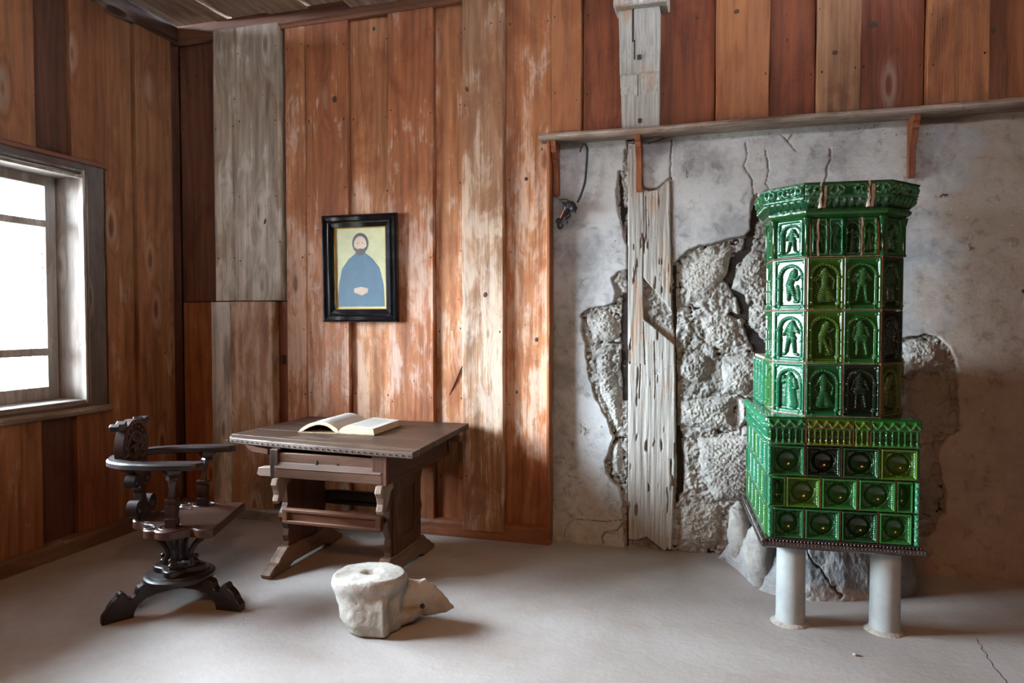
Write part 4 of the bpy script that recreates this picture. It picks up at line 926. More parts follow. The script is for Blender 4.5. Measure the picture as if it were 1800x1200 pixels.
for sg in (-1, 1):
    m = MB(); yy = sg*0.120; zz = 0.935
    m.prism([(0, 0), (sg*0.045, 0.012), (sg*0.052, 0.032), (sg*0.034, 0.044), (-sg*0.012, 0.036), (-sg*0.035, 0.050), (-sg*0.045, 0.01)][::sg], lambda u, v, t, yy=yy, zz=zz: (mc[0]-0.02+t, yy+u, zz+v), -0.022, 0.026, 0.003); m.obj('ear', 'chair', med, CC)
# pierced scroll splat between seat and medallion
m = MB(); m.prism([(-0.060, 0.47), (0.060, 0.47), (0.048, 0.50), (0.030, 0.545), (0.022, 0.60), (0.030, 0.615), (0.030, 0.625), (0.022, 0.635), (0.026, 0.67), (0.045, 0.70), (0.090, 0.735), (0.090, 0.77), (-0.090, 0.77), (-0.090, 0.735), (-0.045, 0.70), (-0.026, 0.67), (-0.022, 0.635), (-0.030, 0.625), (-0.030, 0.615), (-0.022, 0.60), (-0.030, 0.545), (-0.048, 0.50)], lambda u, v, t: (-0.445+t-(v-0.47)*0.12, u, v), -0.022, 0.022, 0.004)
spl = m.obj('splat', 'chair', ch, CC)
for zz, yy, r_ in ((0.530, 0.075, 0.044), (0.668, 0.062, 0.034)):
    for sg in (-1, 1):
        m = MB(); c0 = -0.445-(zz-0.47)*0.12
        prf = [(r_*0.42, -0.026), (r_, -0.026), (r_, 0.026), (r_*0.42, 0.026)]
        N_ = 22; rings = [[(c0+o2, sg*yy+r*math.cos(2*math.pi*j/N_), zz+r*math.sin(2*math.pi*j/N_)) for j in range(N_)] for r, o2 in prf]; rings.append(rings[0]); m.loft(rings, caps=False)
        m.obj('scroll', 'chair', spl, CC, smooth=35)
# turned-up hub, S-legs
HX = -0.262
m = MB(); rr_ = [(0.112+0.020*math.cos(4*a)) for a in np.linspace(0, 2*math.pi, 49)[:-1]]
aa = np.linspace(0, 2*math.pi, 49)[:-1]
m.prism([(r*math.cos(a), r*math.sin(a)) for r, a in zip(rr_, aa)], lambda u, v, t: (HX+u, v, t), 0.182, 0.218, 0.005); m.obj('trefoil_hub', 'chair', ch, CC, smooth=40)
m = MB(); m.lathe([(0.168, 0.145), (0.174, 0.151), (0.174, 0.170), (0.168, 0.175), (0.146, 0.177), (0.142, 0.183), (0.136, 0.185)], (HX, 0, 0), 40); m.obj('base_disc', 'chair', ch, CC, smooth=35)
for a in (0, 90, 180, 270):
    ca, sa = math.cos(R(a-5)), math.sin(R(a-5)); k = 1.0 if a in (0, 180) else 0.8
    pts = smooth_path([(0.072, 0.218), (0.068, 0.245), (0.060, 0.280), (0.085*k, 0.325), (0.125*k, 0.360), (0.150*k, 0.40), (0.150*k, 0.43)], 4)
    m = MB(); m.tube([(HX+r*ca, r*sa, z) for r, z in [p[:2] for p in pts]], [0.026, 0.024, 0.023, 0.022, 0.019, 0.017, 0.016]+[0.015]*6+[0.015]*6+[0.018]*6, 8); m.ball((HX+0.086*ca, 0.086*sa, 0.232), (.018, .018, .014), 8); m.ball((HX+0.088*ca, 0.088*sa, 0.262), (.014, .014, .012), 7)
    m.obj('curved_leg', 'chair', ch, CC, smooth=50)
m = MB(); m.lathe([(0.020, 0.236), (0.026, 0.26), (0.018, 0.28), (0.021, 0.35), (0.020, 0.425)], (HX, 0, 0), 12); m.obj('spindle', 'chair', ch, CC, smooth=40)
lp = smooth_path([(0.100, 0.162), (0.160, 0.158), (0.195, 0.150), (0.208, 0.138), (0.215, 0.112), (0.232, 0.100), (0.250, 0.104), (0.256, 0.122), (0.272, 0.138), (0.292, 0.135), (0.300, 0.118), (0.318, 0.104), (0.338, 0.080), (0.348, 0.058), (0.366, 0.035), (0.368, 0.0)], 2)
lp = [tuple(p[:2]) for p in lp]; bot = [(0.228, 0.0), (0.222, 0.030), (0.205, 0.060), (0.170, 0.082), (0.120, 0.094), (0.0, 0.098), (0.0, 0.162)]
for a in (-142, -16, 100):
    ca, sa = math.cos(R(a)), math.sin(R(a))
    m = MB(); m.prism((lp+bot)[::-1], lambda u, v, t, ca=ca, sa=sa: (HX+u*ca-t*sa, u*sa+t*ca, v), -0.026, 0.026, 0.005); m.obj('scroll_foot', 'chair', ch, CC)

# ================================================================== BONE STOOL
bs = thing('whalebone_stool', 'weathered pale whale vertebra used as a stool on the floor', 'stool', (-1.625, 3.07, 0))
m = MB()
def ring(cx_, cy_, z, rx, ry, tilt=0.0, n=40, bump_=None):
    out = []
    for j in range(n):
        a = 2*math.pi*j/n; k = 1 + (bump_(a) if bump_ else 0)
        x, y = rx*k*math.cos(a), ry*k*math.sin(a); out.append((cx_+x, cy_+y, z+x*tilt))
    return out
bf = lambda a: 0.05*math.cos(2*a+0.6)+0.03*math.cos(3*a)
ridge = lambda a: 0.03*math.cos(2*a+0.6)+0.20*math.exp(-((a-5.55)/0.16)**2)-0.07*math.exp(-((a-4.9)/0.35)**2)-0.10*math.exp(-((a-5.95)/0.25)**2)+0.05*math.exp(-((a-3.3)/0.3)**2)
m.loft([ring(0.05, -0.03, 0.000, .100, .105, bump_=ridge), ring(0.045, -0.03, 0.014, .128, .130, bump_=ridge), ring(0.028, -0.025, 0.06, .148, .142, bump_=ridge), ring(0.016, -0.015, 0.115, .153, .140, bump_=ridge), ring(0.002, -0.005, 0.165, .163, .145, bump_=ridge), ring(-0.005, 0.0, 0.200, .176, .155, bump_=bf),
  ring(0.0, 0.0, 0.222, .186, .163, .03, bump_=bf), ring(0.0, 0.0, 0.248, .184, .162, .04, bump_=bf), ring(0.0, 0.0, 0.262, .172, .152, .05, bump_=bf), ring(0.0, 0.0, 0.266, .13, .11, .05), ring(0.01, 0.01, 0.262, .06, .045, .05), ring(0.02, 0.015, 0.235, .028, .02), ring(0.02, 0.015, 0.225, .01, .01)])
# neural arch and the spine that points right
m.loft([[(x, y+0.10+t*math.cos(a), z+h*math.sin(a)) for a in [2*math.pi*j/14 for j in range(14)]] for x, y, z, t, h in ((0.06, 0, 0.125, .085, .105), (0.14, 0.01, 0.115, .075, .095), (0.19, 0.02, 0.112, .055, .088), (0.24, 0.03, 0.108, .036, .092), (0.285, 0.035, 0.106, .028, .080), (0.318, 0.04, 0.096, .024, .060), (0.35, 0.045, 0.082, .020, .038), (0.372, 0.048, 0.076, .012, .020), (0.390, 0.050, 0.073, .006, .009))])
m.loft([[(x+0.0, y, z) for x, y, z in [(a_[0]-w_, a_[1], a_[2]), (a_[0], a_[1]-w_*0.6, a_[2]), (a_[0]+w_, a_[1], a_[2]), (a_[0], a_[1]+w_*0.6, a_[2])]] for a_, w_ in (((0.205, 0.12, 0.16), .05), ((0.225, 0.12, 0.190), .035), ((0.245, 0.125, 0.212), .012))])
m.loft([[(x, y+t*math.cos(a), z+h*math.sin(a)) for a in [2*math.pi*j/12 for j in range(12)]] for x, y, z, t, h in ((0.05, 0.02, 0.05, .09, .05), (0.15, 0.03, 0.045, .07, .045), (0.21, 0.05, 0.055, .045, .035), (0.25, 0.07, 0.07, .02, .02))])
bo = m.obj('vertebra', 'bone', bs, smooth=True)
md = bo.modifiers.new('remesh', 'REMESH'); md.mode = 'VOXEL'; md.voxel_size = 0.0065; md.use_smooth_shade = True
md = bo.modifiers.new('smooth', 'SMOOTH'); md.iterations = 3; md.factor = 0.5
tx_ = bpy.data.textures.new('bone_lumps', 'CLOUDS'); tx_.noise_scale = 0.05
md = bo.modifiers.new('displace', 'DISPLACE'); md.texture = tx_; md.strength = 0.012; md.mid_level = 0.5
m = MB(); m.ball((0.283, 0.004, 0.124), (.013, .012, .012), 8); m.obj('foramen', 'dirt', bs, smooth=True)

# ================================================================== TILED STOVE
SA = R(4.0)
st = thing('tiled_stove', 'tall green-glazed tiled stove with figure niches, standing on two pale pillars', 'stove', (0.366, 3.60, 0), SA)
def tile_mesh(name, w_, h_, nx, nz, fn, amp=1.0):
    """local frame: x 0..w, z 0..h, relief towards -y"""
    u = np.linspace(0, w_, nx); v = np.linspace(0, h_, nz); U, V = np.meshgrid(u, v, indexing='ij')
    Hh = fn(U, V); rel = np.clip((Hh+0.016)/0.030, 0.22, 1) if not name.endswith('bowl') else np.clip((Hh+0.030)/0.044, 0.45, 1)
    Y = -Hh
    e = (U <= u[0]+1e-9) | (U >= u[-1]-1e-9) | (V <= v[0]+1e-9) | (V >= v[-1]-1e-9)
    Y = np.where(e, 0.03, Y)
    U2 = U.copy(); V2 = V.copy(); U2[0] = U2[1]; U2[-1] = U2[-2]; V2[:, 0] = V2[:, 1]; V2[:, -1] = V2[:, -2]
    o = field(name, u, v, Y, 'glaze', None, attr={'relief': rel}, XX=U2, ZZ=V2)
    me = o.data; bpy.data.objects.remove(o); return me
def capsule(U, V, a, b, ra, rb, amp):
    ex, ez = b[0]-a[0], b[1]-a[1]; L = ex*ex+ez*ez+1e-9
    t = np.clip(((U-a[0])*ex+(V-a[1])*ez)/L, 0, 1); d = np.sqrt((U-a[0]-t*ex)**2+(V-a[1]-t*ez)**2); r = ra+(rb-ra)*t
    return amp*np.sqrt(np.clip(1-(d/r)**2, 0, 1))
figs = [ # joints in tile units: u -.5...5, v 0..1 ; (a, b, ra, rb, amp)
 [((0,.83),(0,.83),.062,.062,1), ((0,.76),(.0,.52),.10,.075,1), ((0,.50),(-.06,.20),.075,.12,.9), ((0,.50),(.09,.20),.075,.11,.9), ((-.06,.74),(-.17,.58),.04,.03,.8), ((.07,.74),(.18,.60),.04,.03,.8), ((.18,.60),(.16,.42),.03,.03,.7), ((-.17,.58),(-.12,.46),.03,.028,.7), ((-.1,.12),(.12,.12),.03,.03,.6), ((.0,.46),(.17,.16),.04,.05,.8)],
 [((.03,.83),(.03,.83),.06,.06,1), ((.02,.77),(.0,.52),.095,.08,1), ((-.04,.50),(-.10,.16),.055,.032,.9), ((.05,.50),(.08,.16),.055,.032,.9), ((-.06,.74),(-.15,.56),.042,.03,.8), ((.09,.74),(.17,.62),.04,.03,.8), ((.17,.62),(.08,.66),.03,.028,.9), ((-.12,.12),(-.16,.10),.026,.026,.7), ((.10,.12),(.15,.10),.026,.026,.7), ((-.05,.58),(.06,.48),.06,.06,.8)],
 [((-.02,.84),(-.02,.84),.06,.06,1), ((-.02,.78),(-.02,.54),.10,.09,1), ((-.08,.53),(.06,.53),.07,.07,1), ((-.07,.50),(-.08,.14),.05,.034,.9), ((.05,.50),(.10,.14),.05,.034,.9), ((-.11,.75),(-.17,.52),.04,.04,.8), ((.08,.75),(.14,.54),.04,.04,.8), ((-.09,.92),(.06,.90),.03,.02,.9), ((-.10,.46),(.08,.46),.06,.06,.85)],
 [((.06,.82),(.06,.82),.06,.06,1), ((.04,.76),(-.05,.52),.09,.08,1), ((-.05,.52),(-.06,.18),.08,.04,.9), ((-.02,.50),(.09,.18),.06,.035,.9), ((-.02,.74),(.10,.63),.035,.03,.9), ((.10,.63),(.17,.70),.03,.025,.8), ((.12,.46),(.15,.20),.04,.05,.5), ((.06,.12),(.14,.12),.03,.03,.6)],
 [((.0,.84),(.0,.84),.055,.055,1), ((0,.76),(0,.76),.10,.10,.8), ((0,.72),(.0,.50),.10,.10,1), ((0,.50),(.02,.16),.11,.15,.9), ((-.06,.72),(-.15,.66),.045,.04,.9), ((-.15,.66),(-.13,.78),.035,.04,.9), ((.09,.72),(.13,.54),.045,.04,.8), ((.13,.54),(.0,.50),.035,.035,.9)]]
def fig_fn(w_, h_, fig, small=False):
    asp = w_/h_
    def fn(U, V):
        u = U/w_-0.5; v = V/h_; uh = u*asp     # uh in units of h
        d_edge = np.minimum(np.minimum(U, w_-U), np.minimum(V, h_-V))
        Hh = 0.010*sstep(0.014, 0.006, d_edge)
        R_ = 0.335*asp; vc = 0.95-0.10-R_*1.02
        dist = np.where(v > vc, np.sqrt(uh**2+(v-vc)**2), np.abs(uh))
        inside = (dist < R_) & (v > 0.09)
        Hh = Hh-0.012*sstep(R_+0.004, R_-0.012, dist)*sstep(0.07, 0.10, v)
        ringm = sstep(0.022, 0.008, np.abs(dist-(R_+0.030)))*(v > 0.1)
        ang = np.arctan2(v-vc, uh)
        beads = np.where(v > vc, 0.5+0.5*np.cos(ang*26), 1.0)
        Hh = Hh+ringm*0.007*(0.55+0.45*beads)
        Hh = Hh+0.004*sstep(0.012, 0.004, np.abs(dist-(R_+0.002)))
        cap = ((np.abs(v-vc) < 0.02) | (np.abs(v-0.14) < 0.02) | (np.abs(v-(vc-0.22)) < 0.012)) & (np.abs(np.abs(uh)-(R_+0.03)) < 0.04)
        Hh = Hh+0.004*cap
        for su in (-1, 1): Hh = Hh+0.006*np.sqrt(np.clip(1-((uh-su*0.40*asp)**2+(v-0.93)**2)/0.025**2, 0, 1))
        Hh = Hh+0.006*sstep(0.02, 0.0, np.abs(v-0.075))
        if fig is not None:
            k = 0.92 if not small else 0.86; A = 0
            for a, b, ra, rb, am in fig:
                f_ = lambda p: (p[0]*0.98, 0.06+p[1]*k*0.92)
                A = np.maximum(A, capsule(uh, v, f_(a), f_(b), ra*0.92, rb*0.92, am))
            A = A*(0.85+0.30*np.sin(v*150+uh*60)*0.5)
            Hh = Hh + 0.020*A
        return Hh
    return fn
def bowl_fn(w_, h_):
    def fn(U, V):
        de = np.minimum(np.minimum(U, w_-U), np.minimum(V, h_-V))
        Hh = 0.004+0.008*sstep(0.0, 0.004, de)*sstep(0.012, 0.008, de) - 0.022*sstep(0.009, 0.026, de)
        # pearls on the slope
        s = np.where(np.minimum(U, w_-U) < np.minimum(V, h_-V), V, U)
        Hh = Hh+0.0055*sstep(0.0042, 0.001, np.abs(de-0.0175))*(0.5+0.5*np.cos(s*2*math.pi/0.0088))
        r = np.sqrt((U-w_/2)**2+(V-h_/2)**2); rb = min(w_, h_)*0.350
        Hh = Hh-0.034*np.sqrt(np.clip(1-(r/rb)**2, 0, 1)) + 0.004*sstep(0.006, 0.002, np.abs(r-rb-0.002))
        return Hh
    return fn
def scroll_fn(w_, h_):
    n = max(1, round(w_/0.085)); p = w_/n; ne = max(1, round(w_/0.036)); pe = w_/ne
    def fn(U, V):
        v = V/h_; base = np.interp(v, [0, .05, .12, .38, .42, .48, .55, .88, .92, 1.0], [-.040, -.036, -.030, -.004, .004, .004, -.004, .002, .010, .010])
        e = (U % pe)-pe/2; egg = np.sqrt(np.clip(1-(e/(pe*.33))**2-((v-.25)/.15)**2, 0, 1)); rim = sstep(.006, .002, np.abs(np.sqrt((e/(pe*.46))**2+((v-.27)/.2)**2)-1)*pe*.4)*(v < .33)*(v > .06)
        H_ = base+0.018*egg+0.008*rim
        k = (U % p)-p/2; sgn = np.where((U//p) % 2 == 0, 1, -1); k = k*sgn; vv = (v-.72)*h_
        A = 0
        for a, b, r in (((-.028, -.014), (-.012, -.018), .007), ((-.012, -.018), (.002, -.004), .008), ((.002, -.004), (-.006, .012), .007), ((-.006, .012), (.012, .018), .006), ((.012, .018), (.028, .008), .006), ((.028, .008), (.022, -.010), .007), ((-.030, .008), (-.022, .016), .007), ((.010, -.014), (.012, -.006), .009)):
            A = np.maximum(A, capsule(k, vv, a, b, r, r*.8, 1))
        return H_+0.018*A*(v > .52)*(v < .92)
    return fn
def balus_fn(w_, h_):
    nb = max(2, round(w_/0.027)); pb = w_/nb
    def fn(U, V):
        v = V/h_; base = np.interp(v, [0, .05, .10, .14, .55, .60, .66, .93, 1], [.012, .014, .008, -.010, -.010, .006, .012, .004, .002])
        e = np.abs((U % pb)-pb/2); rad = pb*np.interp(v, [.12, .18, .3, .42, .5, .56], [.34, .22, .20, .30, .24, .36])
        H_ = base+0.014*np.sqrt(np.clip(1-(e/rad)**2, 0, 1))*(v > .1)*(v < .58)
        zz = (0.5+0.5*np.abs(((U/(pb*1.8)) % 1)*2-1)); H_ = H_+0.008*sstep(.07, .02, np.abs(v-(.62+.42*(zz-.35))))*(v > .66)
        return H_
    return fn
def leaf_fn(w_, h_):
    def fn(U, V):
        p = ((V/0.038) % 1); u = U/w_; H_ = 0.010+0.010*np.sin(math.pi*u)
        H_ = H_+0.007*sstep(.16, .04, np.abs(np.abs(p-.5)-(np.abs(u-.5)*.8)))
        return H_
    return fn
G1 = (0.014, 0.105, 0.020); G2 = (0.010, 0.088, 0.028); G3 = (0.036, 0.110, 0.010); G4 = (0.003, 0.014, 0.006); G5 = (0.012, 0.125, 0.060); G6 = (0.048, 0.078, 0.006); G7 = (0.005, 0.042, 0.012)
def place(me, name, x, y, z, rz, col, parent=None, sxx=1.0, syy=1.0, szz=1.0, mat=None):
    o = bpy.data.objects.new(name, me); C.objects.link(o); o.parent = parent or st; o.location = (x, y, z); o.rotation_euler = (0, 0, rz); o.color = (*col, 1); o.scale = (sxx, syy, szz); return o
# pillars
for (x, y) in ((0.010, 0.085), (0.440, 0.085)):
    m = MB(); m.lathe([(0.070, 0.0), (0.070, 0.012), (0.0685, 0.03), (0.0665, 0.40), (0.0665, 0.405)], (x, y, 0), 32); pl = m.obj('pillar', 'pillar', st, smooth=40)
    m = MB(); m.lathe([(0.094, 0.0), (0.086, 0.006), (0.068, 0.016)], (x, y, 0), 24); m.obj('mortar_collar', simple('collar mortar', (0.42, 0.38, 0.34), 0.9, 0, 0.3, 20, 0.5), pl)
# base plate with rows of knobs
LX0, LX1, LD = -0.112, 0.548, 0.84
m = MB(); m.box(((LX0+LX1)/2, LD/2-0.020, 0.418), (LX1-LX0+0.075, LD+0.040, 0.028), b=0.006); m.box(((LX0+LX1)/2, LD/2-0.010, 0.440), (LX1-LX0+0.03, LD+0.010, 0.02), b=0.004); bpz = m.obj('base_plate', 'plate', st)
m = MB()
for i in range(46):
    x = LX0-0.026+(LX1-LX0+0.052)*i/45
    for k, zz in enumerate((0.424, 0.438)): m.box((x, -0.034+k*0.012, zz), (0.0085, 0.018, 0.011), b=0.003)
for i in range(56):
    y = -0.03+(LD+0.02)*i/55
    for k, zz in enumerate((0.424, 0.438)): m.box((LX0-0.034+k*0.012, y, zz), (0.014, 0.009, 0.010), b=0.002)
kn = m.obj('knob_row', 'plate', st); kn['kind'] = 'stuff'
# clay body between and behind the tiles
m = MB(); m.box(((LX0+LX1)/2, LD/2+0.02, 0.675), (LX1-LX0-0.20, LD-0.20, 0.45)); m.obj('lower_body', 'groutpink', st)
ROW = [(0.449, 0.597), (0.600, 0.749), (0.752, 0.899)]
seams = [[-0.094, 0.050, 0.213, 0.378, 0.524], [-0.100, -0.037, 0.124, 0.287, 0.452, 0.524], [-0.106, 0.052, 0.214, 0.380, 0.545]]
cols = [[G2, G2, G7, G1], [G1, G3, G1, G1, G1], [G2, G4, G7, G3]]
cache = {}
def get(kind, w_, h_, *a):
    key = (kind, round(w_, 3), round(h_, 3))+a
    if key not in cache:
        res = 0.0036 if kind in ('scroll', 'balus', 'leaf') else 0.0021
        nx, nz = max(8, int(w_/res)), max(8, int(h_/res))
        fn = {'bowl': bowl_fn, 'scroll': scroll_fn, 'balus': balus_fn, 'leaf': leaf_fn}.get(kind)
        f = fn(w_, h_) if fn else fig_fn(w_, h_, figs[a[0]] if a[0] >= 0 else None, kind == 'small')
        cache[key] = tile_mesh('tile_'+kind, w_, h_, nx, nz, f)
    return cache[key]
rg = random.Random(5)
for r, (z0, z1) in enumerate(ROW):
    xs_ = seams[r]
    for k in range(len(xs_)-1):
        w_ = xs_[k+1]-xs_[k]-0.006
        me = get('bowl', 0.156, z1-z0-0.002); place(me, 'bowl_tile', xs_[k]+0.003, -0.012, z0, 0, cols[r][k], sxx=w_/0.156)
    for side, xx, rz in ((0, LX0, R(-90)), (1, LX1, R(90))):
        off = 0.0 if r != 1 else 0.08; y = 0.012
        while y < LD-0.05:
            w_ = min(0.160, LD-y) if not (off and y < 0.05) else off
            me = get('bowl', 0.156, z1-z0-0.002); c = rg.choice([G5, G2, G1])
            if side == 0: place(me, 'bowl_tile', xx-0.0, y+w_, z0, rz, c, sxx=(w_-0.006)/0.156)
            else: place(me, 'bowl_tile', xx-0.0, y, z0, rz, c, sxx=(w_-0.006)/0.156)
            y += w_
# leaf corner strips
me = get('leaf', 0.022, 0.148); me2 = get('leaf', 0.026, 0.150)
for r in (0, 1):
    place(me, 'corner_strip', 0.526, -0.020, ROW[r][0], 0, G5); place(me, 'corner_strip', LX0-0.004, -0.016, ROW[r][0], 0, G5, sxx=0.75 if r == 0 else 0.5)
place(me, 'corner_strip', LX0-0.006, -0.016, ROW[2][0], 0, G5, sxx=0.4)
# frieze above the bowls
FZ0, FZ1 = 0.902, 1.030
for a, b, c in ((-0.120, 0.052, G2), (0.056, 0.262, G6), (0.265, 0.338, G3), (0.341, 0.552, G1)):
    place(get('balus', b-a, FZ1-FZ0), 'frieze_tile', a, -0.016, FZ0, 0, c)
y = -0.0
while y < LD-0.02:
    w_ = 0.21; place(get('balus', w_, FZ1-FZ0), 'frieze_tile', LX0-0.010, y+w_, FZ0, R(-90), G5); place(get('balus', w_, FZ1-FZ0), 'frieze_tile', LX1+0.004, y, FZ0, R(90), G1); y += w_+0.004
m = MB(); m.box(((LX0+LX1)/2, LD/2, 0.965), (LX1-LX0+0.0, LD, 0.125)); m.obj('frieze_body', 'groutpink', st)
m = MB(); m.box(((LX0+LX1)/2, LD/2, 1.029), (LX1-LX0+0.030, LD+0.020, 0.010), b=0.003); m.obj('frieze_cap', 'glaze', st, (*G1, 1))
# tower: octagonal in plan
TC = 0.226
pathT = [(TC-0.292, 0.43), (TC-0.292, 0.18), (TC-0.166, 0.052), (TC+0.166, 0.052), (TC+0.292, 0.18), (TC+0.292, 0.43), (TC+0.166, 0.56), (TC-0.166, 0.56)]
def off(path, d):
    n = len(path); out = []
    for i in range(n):
        p0, p1, p2 = [Vector(path[(i+k) % n]) for k in (-1, 0, 1)]
        e1 = (p1-p0).normalized(); e2 = (p2-p1).normalized(); n1 = Vector((e1.y, -e1.x)); n2 = Vector((e2.y, -e2.x)); mm = (n1+n2); out.append(tuple(p1+mm*(d/(1+n1.dot(n2)))))
    return out
# orientation: path runs rear-left -> front -> rear-right, outward normal = (e.y,-e.x)?  checked for the front edge: e=(1,0) -> n=(0,-1)
m = MB(); m.loft([[(x, y, z) for x, y in off(pathT, -0.020)] for z in (1.03, 2.0)]); m.obj('tower_body', 'groutpink', st)
TR = [(1.036, 1.288), (1.292, 1.545), (1.549, 1.800)]
tcol = [[G5, G1, G4, G6], [G5, G1, G3, G4], [G5, G3, G1, G7]]
fsel = [[4, 0, 2, 3], [1, 3, 2, 0], [3, 0, 1, 2]]
tc2 = [[G5, G2, G4, G6], [G5, G3, G3, G4], [G5, G3, G1, G3]]
def facets(path, idx):
    a = path[idx]; b = path[(idx+1) % len(path)]; L = math.dist(a, b); return a, L, math.atan2(b[1]-a[1], b[0]-a[0])
for r, (z0, z1) in enumerate(TR):
    h_ = z1-z0-0.001; q = 0
    for idx in range(8):
        a, L, an = facets(pathT, idx)
        nt_ = 2 if idx in (2, 6) else 1
        for k in range(nt_):
            w0 = L/nt_; gap = 0.004; W0 = 0.166 if nt_ == 2 else (0.180 if idx % 2 == 1 else 0.250)
            if idx == 1: c, f_ = tc2[r][0], fsel[r][0]
            elif idx == 2: c, f_ = tc2[r][1+k], fsel[r][1+k]
            elif idx == 3: c, f_ = tc2[r][3], fsel[r][3]
            else: c, f_ = rg.choice([G1, G2, G5]), rg.randrange(5)
            if idx == 2: c = [[G2, G4], [G3, G1], [G3, G1]][r][k]
            if idx == 3: c = [G6, G4, G7][r]
            if idx in (5, 6, 7): f_ = 0
            x = a[0]+(k*w0+gap/2)*math.cos(an); y = a[1]+(k*w0+gap/2)*math.sin(an)
            place(get('fig', 0.162, round(h_, 3), f_), 'figure_tile', x, y, z0, an, c, sxx=(w0-gap)/0.162)
# upper frieze with small arches between corner pilasters
pathU = off(pathT, 0.0)
for idx in range(8):
    a, L, an = facets(pathU, idx); nt_ = 4 if idx in (2, 6) else 1
    ins = 0.018; w0 = (L-2*ins)/nt_
    if idx in (2,): segs_ = [(0, w0), (w0, w0), (2*w0+0.0, w0), (3*w0, w0)]
    else: segs_ = [(k*w0, w0) for k in range(nt_)]
    for k, (o0, ww) in enumerate(segs_):
        g0 = 0.006 if idx == 2 and k in (1, 3) else 0.001
        x = a[0]+(ins+o0+g0)*math.cos(an); y = a[1]+(ins+o0+g0)*math.sin(an)
        place(get('small', 0.120 if nt_ == 1 else 0.080, 0.178, (idx+k) % 5), 'niche_tile', x, y, 1.808, an, [G2, G5, G7, G1][k % 4] if idx != 1 else G5, sxx=(ww-2*g0)/(0.120 if nt_ == 1 else 0.080))
m_c = MB()
# clay joints between the tiles
m = MB()
for r, (z0, z1) in enumerate(ROW):
    m.box(((LX0+LX1)/2, 0.012, z1+0.0015), (LX1-LX0, 0.036, 0.0045)); m.box((LX0+0.010, LD/2, z1+0.0015), (0.022, LD, 0.0045))
    for x in seams[r][1:-1]: m.box((x, 0.012, (z0+z1)/2), (0.0062, 0.036, z1-z0))
for a, b in (((-.002), 0), (0.2635, 0), (0.054, 0), (0.3395, 0)):
    if a > 0: m.box((a, 0.0, (FZ0+FZ1)/2), (0.005, 0.03, FZ1-FZ0-0.01))
for zz in (1.0345, 1.2903, 1.5473, 1.8035): m.loft([[(x, y, z) for x, y in off(pathT, 0.007)] for z in (zz-0.0022, zz+0.0022)])
for idx in (0, 1, 2, 3, 4):
    a, L, an = facets(pathT, idx)
    for t in ((0.0, 0.5) if idx == 2 else (0.0,)):
        x = a[0]+L*t*math.cos(an); y = a[1]+L*t*math.sin(an)
        nx_, ny_ = (TC-x), (0.3-y); k = 0.004/math.hypot(nx_, ny_); m.box((x-nx_*k*0.4, y-ny_*k*0.4, 1.419), (0.005, 0.010, 0.77), rz=an)
m.obj('joint_grout', simple('joint mortar', (0.34, 0.22, 0.15), 0.9, 0, 0.45, 40, 0.5), st)['kind'] = 'stuff'
for i, p in enumerate(pathU):
    q = off(pathT, 0.004)[i]; m = MB(); m.lathe([(0.013, 1.804), (0.016, 1.812), (0.012, 1.822), (0.012, 1.95), (0.017, 1.965), (0.022, 1.99)], (q[0], q[1], 0), 10); o = m.obj('corner_pilaster', 'glaze', st, (*G2, 1), smooth=40)
m = MB()
for x in (TC, TC-0.000): m.lathe([(0.010, 1.806), (0.010, 1.96), (0.016, 1.985)], (x, 0.046, 0), 8)
m.obj('corner_pilaster', 'glaze', st, (*G2, 1), smooth=40)
# ledge and crown, following the octagon but reaching back to the wall
pathC = [(TC-0.292, 0.82), (TC-0.292, 0.18), (TC-0.166, 0.052), (TC+0.166, 0.052), (TC+0.292, 0.18), (TC+0.292, 0.82)]
def ledge(prof, path):
    rs = [[] for _ in prof]
    P = []
    for d, z in prof: P.append([(x, y, z) for x, y in off(path, d)])
    return P
pathR = off(pathC, 0)
m = MB(); m.loft(ledge([(0.0, 1.985), (0.012, 1.992), (0.030, 2.003), (0.036, 2.012), (0.036, 2.022), (0.028, 2.028), (0.0, 2.030)], pathT)); m.obj('ledge', 'glaze', st, (0.03, 0.14, 0.035, 1))
m = MB(); m.loft(ledge([(0.0, 2.026), (0.020, 2.034), (0.046, 2.08), (0.050, 2.135), (0.046, 2.140)], pathT)); m.obj('crown_body', 'groutpale', st)
pc = off(pathT, 0.056)
CZ0, CZ1 = 2.027, 2.143
for idx in range(8):
    a, L, an = facets(pc, idx)
    sg_ = [(0, L)] if idx != 2 else [(0, 0.090), (0.096, 0.200), (0.306, L-0.306)]
    for o0, ww in sg_:
        ex = 0.0; x = a[0]+o0*math.cos(an); y = a[1]+o0*math.sin(an)
        place(get('scroll', ww, CZ1-CZ0), 'crown_tile', x, y, CZ0, an, [G2, G1, G2][idx % 3] if idx != 1 else G5)
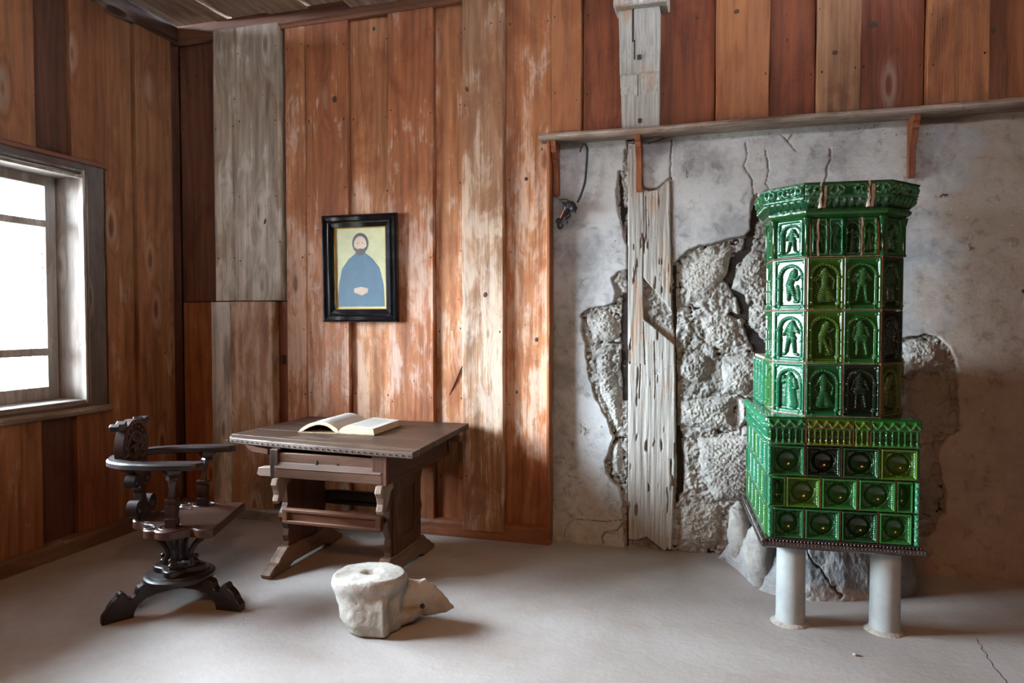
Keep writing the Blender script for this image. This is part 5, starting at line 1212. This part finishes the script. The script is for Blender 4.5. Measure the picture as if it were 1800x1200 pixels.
m = MB(); m.loft(ledge([(0.050, 2.136), (0.066, 2.139), (0.068, 2.146), (0.060, 2.150), (0.0, 2.150)], pathT)); m.obj('crown_rim', 'glaze', st, (*G2, 1))
# pale mending lines that run down the crown and the frieze
m = MB()
for x, z0, z1, y in ((TC-0.120, 2.03, 2.152, -0.012), (TC+0.090, 2.03, 2.152, -0.012), (TC-0.119, 1.808, 1.985, 0.044), (TC+0.075, 1.808, 1.985, 0.044)):
    n = 6
    m.loft([[(x+0.003*math.sin(i*2.2+x*9)-0.004, y-0.004, z0+(z1-z0)*i/n), (x+0.003*math.sin(i*2.2+x*9)+0.004, y-0.004, z0+(z1-z0)*i/n), (x+0.006, y+0.03, z0+(z1-z0)*i/n), (x-0.006, y+0.03, z0+(z1-z0)*i/n)] for i in range(n+1)])
m.obj('mending_line', 'groutpale', st)
# rear block that joins the tower to the wall
m = MB(); m.box((TC, 0.655, 1.160), (0.600, 0.39, 0.25), b=0.004); m.box((TC, 0.655, 1.292), (0.606, 0.39, 0.014), b=0.004); rb_ = m.obj('rear_block', 'groutpale', st)
for k in range(3): place(get('fig', 0.162, 0.251, (k+1) % 5), 'figure_tile', TC-0.303, 0.45+0.130*(k+1), 1.036, R(-90), G5, parent=rb_, sxx=0.125/0.162)

# ================================================================== SMALL THINGS ON THE FLOOR
m = MB(); m.ball((0.613, 3.389, 0.006), (.012, .009, .006), 5); tag(m.obj('plaster_chip', 'pillar'), 'small white chip of plaster lying on the floor in front of the stove', 'chip')
# hairline cracks in the screed
def crackline(pts, w_):
    m = MB(); rs = []
    for i, (x, y) in enumerate(pts):
        k = w_*(0.5+0.5*abs(math.sin(i*1.9))); rs.append([(x-k, y, 0.0006), (x+k, y, 0.0006)])
    m.loft(rs, caps=False, closed=False); return m
rk = random.Random(9)
pts = [(1.197+(1.186-1.197)*t+rk.uniform(-.006, .006)-0.02*math.sin(t*3), 3.74-0.62*t) for t in np.linspace(0, 1, 22)]
o = crackline(pts, 0.0018).obj('crack', 'dirt', floor)
